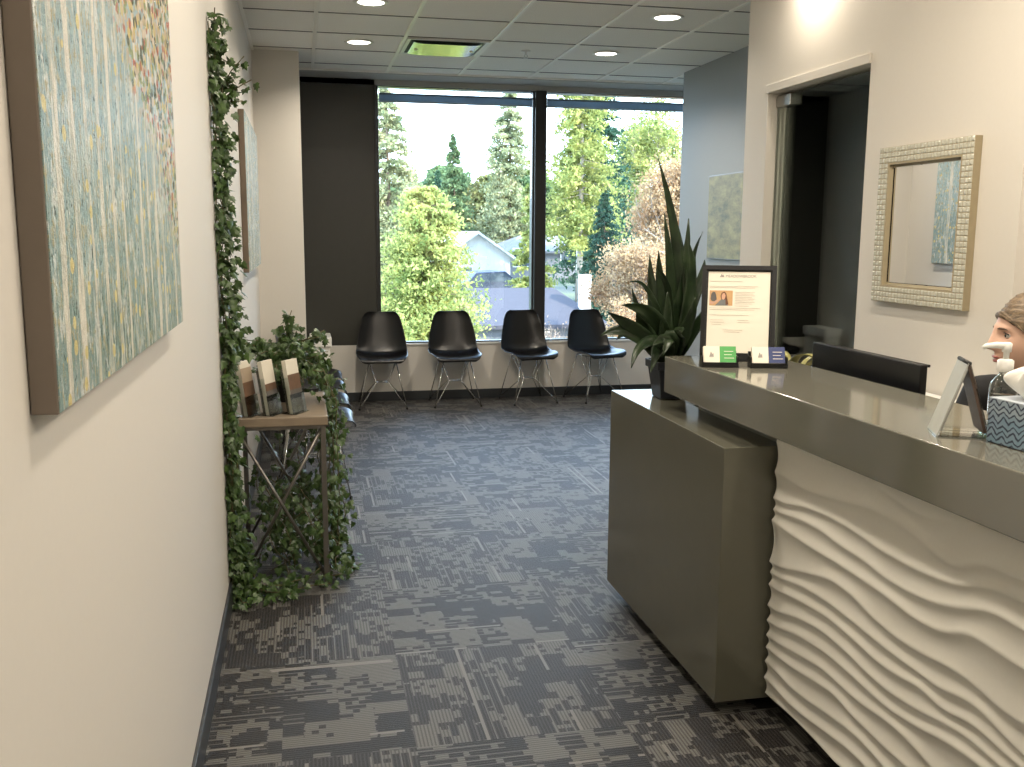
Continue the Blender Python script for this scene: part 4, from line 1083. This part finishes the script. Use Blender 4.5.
def conifer(x, y, top, rad, mat, label, n=14000, bark=None, size=.10, droop=.35, gaps=.0, bottom=.06, shape=1.0, cat='tree', nm='conifer_tree', group='trees outside the window'):
    z0 = ground_z(x, y); Ht = top - z0
    t = thing(nm, label, cat, (x, y, z0), 0, group)
    tr = MB(); tr.tube([(0, 0, -.3), (.03 * rad, 0, Ht * .5), (0, 0, Ht * .97)], [.011 * Ht + .02, .007 * Ht + .01, .01], 8)
    tr.build('trunk', bark or m_bark, t, smooth=True)
    nb = int(n / 90); P = []; brs = MB()
    for k in range(nb):
        h = bottom + (1 - bottom) * (1 - r3.random() ** .62 if False else r3.random() ** .9) * .985
        a = r3.uniform(0, 2 * PI)
        Lb = rad * ((1 - h) ** shape * .98 + .03) * r3.uniform(.65, 1.1)
        m_ = max(12, int(90 * (.35 + Lb / rad)))
        s = r3.random(m_) ** .7
        zz = h * Ht + Lb * (.18 * s - droop * s ** 2)
        sp = Lb * .20 * (.35 + s)
        px = np.cos(a) * Lb * s + r3.normal(size=m_) * sp * .5; py = np.sin(a) * Lb * s + r3.normal(size=m_) * sp * .5
        pz = zz + r3.normal(size=m_) * sp * .28
        P.append(np.stack([px, py, pz], 1))
        if k % 3 == 0 and Lb > .4: brs.tube([(0, 0, h * Ht), (math.cos(a) * Lb * .8, math.sin(a) * Lb * .8, h * Ht + Lb * (.14 - droop * .6))], [.03, .008], 4)
    P = np.concatenate(P)
    if brs.v: brs.build('branches', bark or m_bark, t)
    quads_obj('foliage', sph_tris(P, size), mat, t, (0, 0, 0))
    return t
def bushy(x, y, top, rad, mat, label, n=9000, size=.07, twig=m_bark, cat='tree', nm='deciduous_tree', low=0.25, depth=5, leafy=True, group='trees outside the window'):
    z0 = ground_z(x, y); Ht = top - z0
    t = thing(nm, label, cat, (x, y, z0), 0, group)
    b = MB(); tips = []
    rg = random.Random(int(abs(x * 31 + y * 7)) + 3)
    def rec(p, d, L_, r, k):
        e = p + d * L_; mid = p.lerp(e, .5) + Vector((rg.gauss(0, .04), rg.gauss(0, .04), 0)) * L_
        b.tube([p, mid, e], [r, r * .85, r * .7], 5 if k < 2 else 3, cap=False)
        tips.append((mid, L_)); tips.append((e, L_))
        if k >= depth: return
        for _ in range(3 if k < depth - 1 else 4):
            nd = (d + Vector((rg.gauss(0, .55), rg.gauss(0, .55), rg.gauss(.12, .3)))).normalized()
            rec(e, nd, L_ * rg.uniform(.62, .82), r * .62, k + 1)
    k0 = rad / Ht
    for s in range(3):
        d = Vector((rg.gauss(0, .5 * k0 + .15), rg.gauss(0, .3), 1)).normalized()
        rec(Vector((0, 0, -.2)), d, Ht * .27, .012 * Ht + .01, 0)
    # fit the crown to the wanted height
    zmax = max(v[2] for v in b.v); rmax = sorted(math.hypot(v[0], v[1]) for v in b.v)[int(len(b.v) * .97)]
    sz, sr = Ht / zmax, rad / rmax
    b.v = [(v[0] * sr, v[1] * sr, v[2] * sz) for v in b.v]
    b.build('branches', twig, t)
    if leafy:
        T = np.array([(q[0].x * sr, q[0].y * sr, q[0].z * sz) for q in tips if q[0].z * sz > low * Ht])
        idx = r3.integers(0, len(T), n); P = T[idx] + r3.normal(size=(n, 3)) * rad * .10
        P[:, 2] = np.maximum(P[:, 2], .05)
        quads_obj('foliage', sph_tris(P, size), mat, t, (0, 0, 0))
    return t
conifer(2.35, 19, 2.45, 1.8, mg_y, 'bright yellow-green cedar close outside, low in the left pane', 80000, size=.042, droop=.15, shape=.5)
conifer(1.50, 16.5, .2, .9, mg_y, 'small bright cedar at the lower left corner of the left pane', 20000, size=.04, droop=.1, shape=.5)
conifer(3.25, 38, 7.7, 2.1, mg_p, 'tall pale sunlit conifer at the left edge of the left pane', 26000, size=.085, shape=.8)
conifer(7.3, 53, 4.9, 1.3, mg_d, 'narrow dark conifer left of the white gabled house', 14000, size=.09)
conifer(8.9, 58, 7.4, 2.0, mg_g, 'mid green conifer above the white gabled house', 18000, size=.10)
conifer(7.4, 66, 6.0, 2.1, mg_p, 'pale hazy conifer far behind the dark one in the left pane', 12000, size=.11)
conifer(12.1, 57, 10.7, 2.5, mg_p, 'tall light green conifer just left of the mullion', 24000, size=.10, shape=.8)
conifer(8.9, 37.5, 5.2, 1.1, mg_y, 'yellow-green conifer beside the mullion in the left pane', 12000, size=.085)
conifer(10.7, 37, 9.6, 2.1, mg_y, 'tall yellowish conifer with drooping branches at left of the right pane', 26000, bark=m_barkw, size=.08, droop=.5, bottom=.28, shape=.5)
conifer(12.5, 41, 9.6, 2.1, mg_d, 'tall dark green conifer in the middle of the right pane', 34000, size=.085, bottom=.1, shape=.6)
conifer(10.45, 33, 3.0, 1.35, mg_d, 'low dense dark conifer beside the street lamp', 24000, size=.06, shape=.8)
bushy(12.0, 30, 4.0, 2.0, mg_o, 'pale orange-leaved tree at the right edge of the right pane', 42000, size=.055, twig=m_barkw)
bushy(9.3, 25, 1.7, 1.6, mg_o, 'reddish bare-branched tree low in the right pane', 30000, size=.045, twig=mg_r)
bushy(16.2, 44, 8.0, 2.4, mg_y, 'tall yellow-green broadleaf tree at far right of the window', 16000, size=.08, twig=m_barkw)
bushy(6.6, 19, .1, 1.1, mg_o, 'orange bush low in the right pane behind the rightmost chair', 20000, size=.035, twig=mg_r, cat='bush', nm='garden_bush', low=.05, depth=4)
bushy(8.5, 21, .9, 1.4, mg_o, 'golden bush low in the right pane behind the broad-leaved plant', 22000, size=.035, twig=mg_r, cat='bush', nm='garden_bush', low=.05, depth=4)
bushy(4.5, 18, -.2, 1.0, mg_r, 'pinkish bare-twigged shrub low in the left pane', 1500, size=.03, twig=mg_r, cat='bush', nm='garden_bush', low=.3, depth=5)
BG = [(8.2, 76, 5.2, 2.9, mg_g, 'hazy green tree far behind, left of the dark conifers'), (11.6, 79, 6.8, 2.9, mg_g, 'hazy pale tree far behind the dark conifers'), (15.0, 76, 6.0, 2.9, mg_h, 'hazy yellow-green tree far behind the white gabled house'),
      (18.6, 79, 6.6, 3.0, mg_g, 'hazy green tree far behind the mullion'), (22.4, 76, 5.8, 3.0, mg_h, 'hazy pale tree far behind the street lamp'), (26.2, 79, 6.4, 3.2, mg_h, 'hazy yellow tree far behind the middle of the right pane'),
      (30.2, 76, 5.6, 3.2, mg_o, 'hazy orange tree far behind the right side of the right pane'), (34.5, 78, 8.4, 3.4, mg_o, 'hazy tall orange tree far behind the right edge of the window')]
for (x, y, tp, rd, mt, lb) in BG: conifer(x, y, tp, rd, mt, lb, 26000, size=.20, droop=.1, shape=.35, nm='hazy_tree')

gm = NT('ground_outside'); q = gm.noise(gm.pos(), .35, 4)
gm.base(gm.mix(gm.step(q, .4, .6), (.07, .08, .07), (.12, .14, .07)), .9)
def gz(u, v): x = -60 + 160 * u; y = 9.6 + 120 * v; return (x, y, ground_z(x, y))
g = MB(); g.add([(-60, 9.6, -4.2), (100, 9.6, -4.2), (100, 14, -4.2), (-60, 14, -4.2), (100, 130, ground_z(0, 130)), (-60, 130, ground_z(0, 130)),
   (-60, 9.6, -5), (100, 9.6, -5), (100, 130, -5), (-60, 130, -5)], [(0, 1, 2, 3), (3, 2, 4, 5), (6, 9, 8, 7), (0, 6, 7, 1), (5, 4, 8, 9), (1, 7, 8, 4, 2), (0, 3, 5, 9, 6)])
struct(g.build('ground', gm.m))
def slab(x0, x1, y0, y1, mat, name, lift=.02):
    b = MB(); z0, z1 = ground_z(0, y0), ground_z(0, y1)
    b.add([(x0, y0, z0 + lift), (x1, y0, z0 + lift), (x1, y1, z1 + lift), (x0, y1, z1 + lift), (x0, y0, z0 - .1), (x1, y0, z0 - .1), (x1, y1, z1 - .1), (x0, y1, z1 - .1)],
          [(0, 1, 2, 3), (4, 7, 6, 5), (0, 4, 5, 1), (1, 5, 6, 2), (2, 6, 7, 3), (3, 7, 4, 0)])
    return struct(b.build(name, mat))
slab(-20, 40, 20, 26, M('asphalt', (.10, .115, .14), .8, var=.06, scale=3), 'road')
slab(5.5, 10.5, 35, 45.5, M('driveway', (.16, .155, .15), .8, var=.06, scale=3), 'driveway')

m_roofb = M('roof_blue_grey', (.060, .054, .064), .8, var=.12, scale=6); m_roofg = M('roof_grey', (.17, .155, .15), .8, var=.12, scale=4); m_siding = M('siding_white', (.62, .61, .58), .7, var=.03, scale=8)
m_win = M('house_window', (.05, .07, .09), .1); m_sidg = M('siding_grey', (.15, .15, .16), .7, var=.05, scale=8)
def house(name, x, y, w, d, hw, hr, wallm, roofm, label, rz=0, gable_x=False, wins=(), chimney=None):
    z0 = ground_z(x, y - d / 2) - .1
    t = thing(name, label, 'house', (x, y, z0), rz)
    b = MB().box(-w / 2, w / 2, -d / 2, d / 2, 0, hw)
    if gable_x:   # gable end faces the viewer (ridge along y)
        b.add([(-w / 2, -d / 2, hw), (w / 2, -d / 2, hw), (0, -d / 2, hw + hr), (-w / 2, d / 2, hw), (w / 2, d / 2, hw), (0, d / 2, hw + hr)], [(0, 1, 2), (3, 5, 4), (0, 2, 5, 3), (1, 4, 5, 2)])
    b.build('wall', wallm, t)
    o = .35; th = .12; r = MB()
    if gable_x:
        for s in (-1, 1):
            k = (w / 2 + o) / (w / 2); r.add([(0, -d / 2 - o, hw + hr), (0, d / 2 + o, hw + hr), (s * (w / 2 + o), d / 2 + o, hw + hr - hr * k), (s * (w / 2 + o), -d / 2 - o, hw + hr - hr * k),
                (0, -d / 2 - o, hw + hr + th), (0, d / 2 + o, hw + hr + th), (s * (w / 2 + o), d / 2 + o, hw + hr - hr * k + th), (s * (w / 2 + o), -d / 2 - o, hw + hr - hr * k + th)],
                [(0, 1, 2, 3), (4, 7, 6, 5), (0, 3, 7, 4), (1, 5, 6, 2), (2, 6, 7, 3), (0, 4, 5, 1)])
    else:
        hip = min(w * .18, 1.6)
        r.add([(-w / 2 - o, -d / 2 - o, hw), (w / 2 + o, -d / 2 - o, hw), (w / 2 + o, d / 2 + o, hw), (-w / 2 - o, d / 2 + o, hw), (-w / 2 + hip, 0, hw + hr), (w / 2 - hip, 0, hw + hr),
               (-w / 2 - o, -d / 2 - o, hw - .12), (w / 2 + o, -d / 2 - o, hw - .12), (w / 2 + o, d / 2 + o, hw - .12), (-w / 2 - o, d / 2 + o, hw - .12)],
              [(0, 1, 5, 4), (1, 2, 5), (2, 3, 4, 5), (3, 0, 4), (6, 9, 8, 7), (0, 6, 7, 1), (1, 7, 8, 2), (2, 8, 9, 3), (3, 9, 6, 0)])
    r.build('roof', roofm, t)
    for (wx, wz, ww, wh) in wins:
        fr = MB().box(wx - ww / 2 - .06, wx + ww / 2 + .06, -d / 2 - .05, -d / 2 + .02, wz - .06, wz + wh + .06).build('window', m_wtrim, t)
        MB().box(wx - ww / 2, wx + ww / 2, -d / 2 - .06, -d / 2 - .05, wz, wz + wh).build('pane', m_win, fr)
    if chimney: MB().box(chimney[0] - .16, chimney[0] + .16, chimney[1] - .2, chimney[1] + .2, hw - .3, chimney[2]).build('chimney', m_siding, t)
house('gabled_house', 7.75, 48, 3.6, 4, 1.75, 1.15, m_siding, m_siding, 'white gabled house seen far off in the left pane', R(12), True, [(-.6, .6, .7, .7)])
house('bungalow', 14.0, 53, 6.8, 5, 1.6, .8, m_sidg, m_roofg, 'grey low-roofed bungalow partly behind the mullion', 0, False, [(-2.4, .8, 1.2, .9), (0.2, .8, 1.2, .9), (2.4, .8, .9, .9)])
house('garage', 6.75, 31.5, 4.6, 4.6, 1.65, 1.0, m_sidg, m_roofb, 'low building with blue-grey roof below the mullion', 0, False, [(-1.2, .4, .8, .7), (1.1, .4, .8, .7)], (2.1, -1.6, 3.15))

t = thing('parked_car', 'small dark car parked beside the white gabled house', 'car', (8.0, 43.2, ground_z(0, 43.2) + .02), R(20))
pf = [(-2.0, .35), (-2.05, .75), (-1.3, .85), (-.8, 1.35), (.7, 1.38), (1.35, .92), (2.05, .80), (2.1, .35)]
b = MB(); b.poly([(x, z) for x, z in pf], 1.6, Matrix.Translation((0, .8, 0)) @ Matrix.Rotation(R(90), 4, 'X')); b.build('body', M('car_paint', (.05, .06, .09), .2), t, bevel=.06)
b = MB(); b.poly([(-1.1, .9), (-.72, 1.27), (.62, 1.29), (1.1, .93)], 1.64, Matrix.Translation((0, .82, 0)) @ Matrix.Rotation(R(90), 4, 'X')); b.build('windows', m_win, t)
for sx in (-1.25, 1.3):
    for sy in (-.78, .78): MB().tube([(sx, sy - .1, .33), (sx, sy + .1, .33)], .33, 16).build('wheel', m_blackm, t)
t = thing('street_lamp', 'grey street lamp with curved arm beside the pale tree trunk in the right pane', 'street lamp', (11.5, 40, ground_z(0, 40)))
MB().tube([(0, 0, 0), (0, 0, 3.4)], [.09, .05], 10).build('pole', m_steel, t, smooth=True)
MB().tube([(0, 0, 3.3), (-.2, 0, 3.6), (-.6, 0, 3.75), (-.9, 0, 3.75)], .035, 8).build('arm', m_steel, t, smooth=True)
MB().sphere((-1.05, 0, 3.72), .2, 12, 8, (1.4, .6, .4)).build('lamp_head', m_wtrim, t, smooth=True)
t = thing('garden_fence', 'thin grey wire fence along the road below the window', 'fence', (5.2, 18.4, ground_z(0, 18.4)))
for k in range(9): MB().tube([(-2.4 + .6 * k, 0, 0), (-2.4 + .6 * k, 0, 1.25)], .022, 6).build('post', m_steel, t)
b = MB()
for z in (.25, .5, .75, 1.0, 1.22): b.tube([(-2.4, 0, z), (2.4, 0, z)], .010, 4)
b.build('rail', m_steel, t)

# ------------------------------------------------------------------ light
w = bpy.data.worlds.new('world'); scn.world = w; w.use_nodes = True
nt = w.node_tree; bg = nt.nodes['Background']
tc = nt.nodes.new('ShaderNodeTexCoord'); sp = nt.nodes.new('ShaderNodeSeparateXYZ'); nt.links.new(tc.outputs['Generated'], sp.inputs[0])
cr = nt.nodes.new('ShaderNodeValToRGB'); nt.links.new(sp.outputs[2], cr.inputs[0])
cr.color_ramp.elements[0].color = (.70, .85, 1, 1); cr.color_ramp.elements[0].position = 0.0
cr.color_ramp.elements[1].color = (.42, .64, 1, 1); cr.color_ramp.elements[1].position = .6
nt.links.new(cr.outputs[0], bg.inputs[0]); bg.inputs[1].default_value = 7.5
su = bpy.data.lights.new('sun', 'SUN'); su.energy = 10.0; su.angle = R(.6); su.color = (1, .93, .78)
so = bpy.data.objects.new('sun', su); COL.objects.link(so); so.rotation_euler = (R(58), 0, R(38)) ; so.location = (0, 0, 20)

vs_ = scn.view_settings; vs_.view_transform = 'Standard'; vs_.look = 'None'; vs_.gamma = 1; vs_.use_curve_mapping = False; vs_.exposure = 0.24
scn.cycles.max_bounces = 8; scn.cycles.diffuse_bounces = 5; scn.cycles.glossy_bounces = 4; scn.cycles.transparent_max_bounces = 16
scn.cycles.sample_clamp_indirect = 6
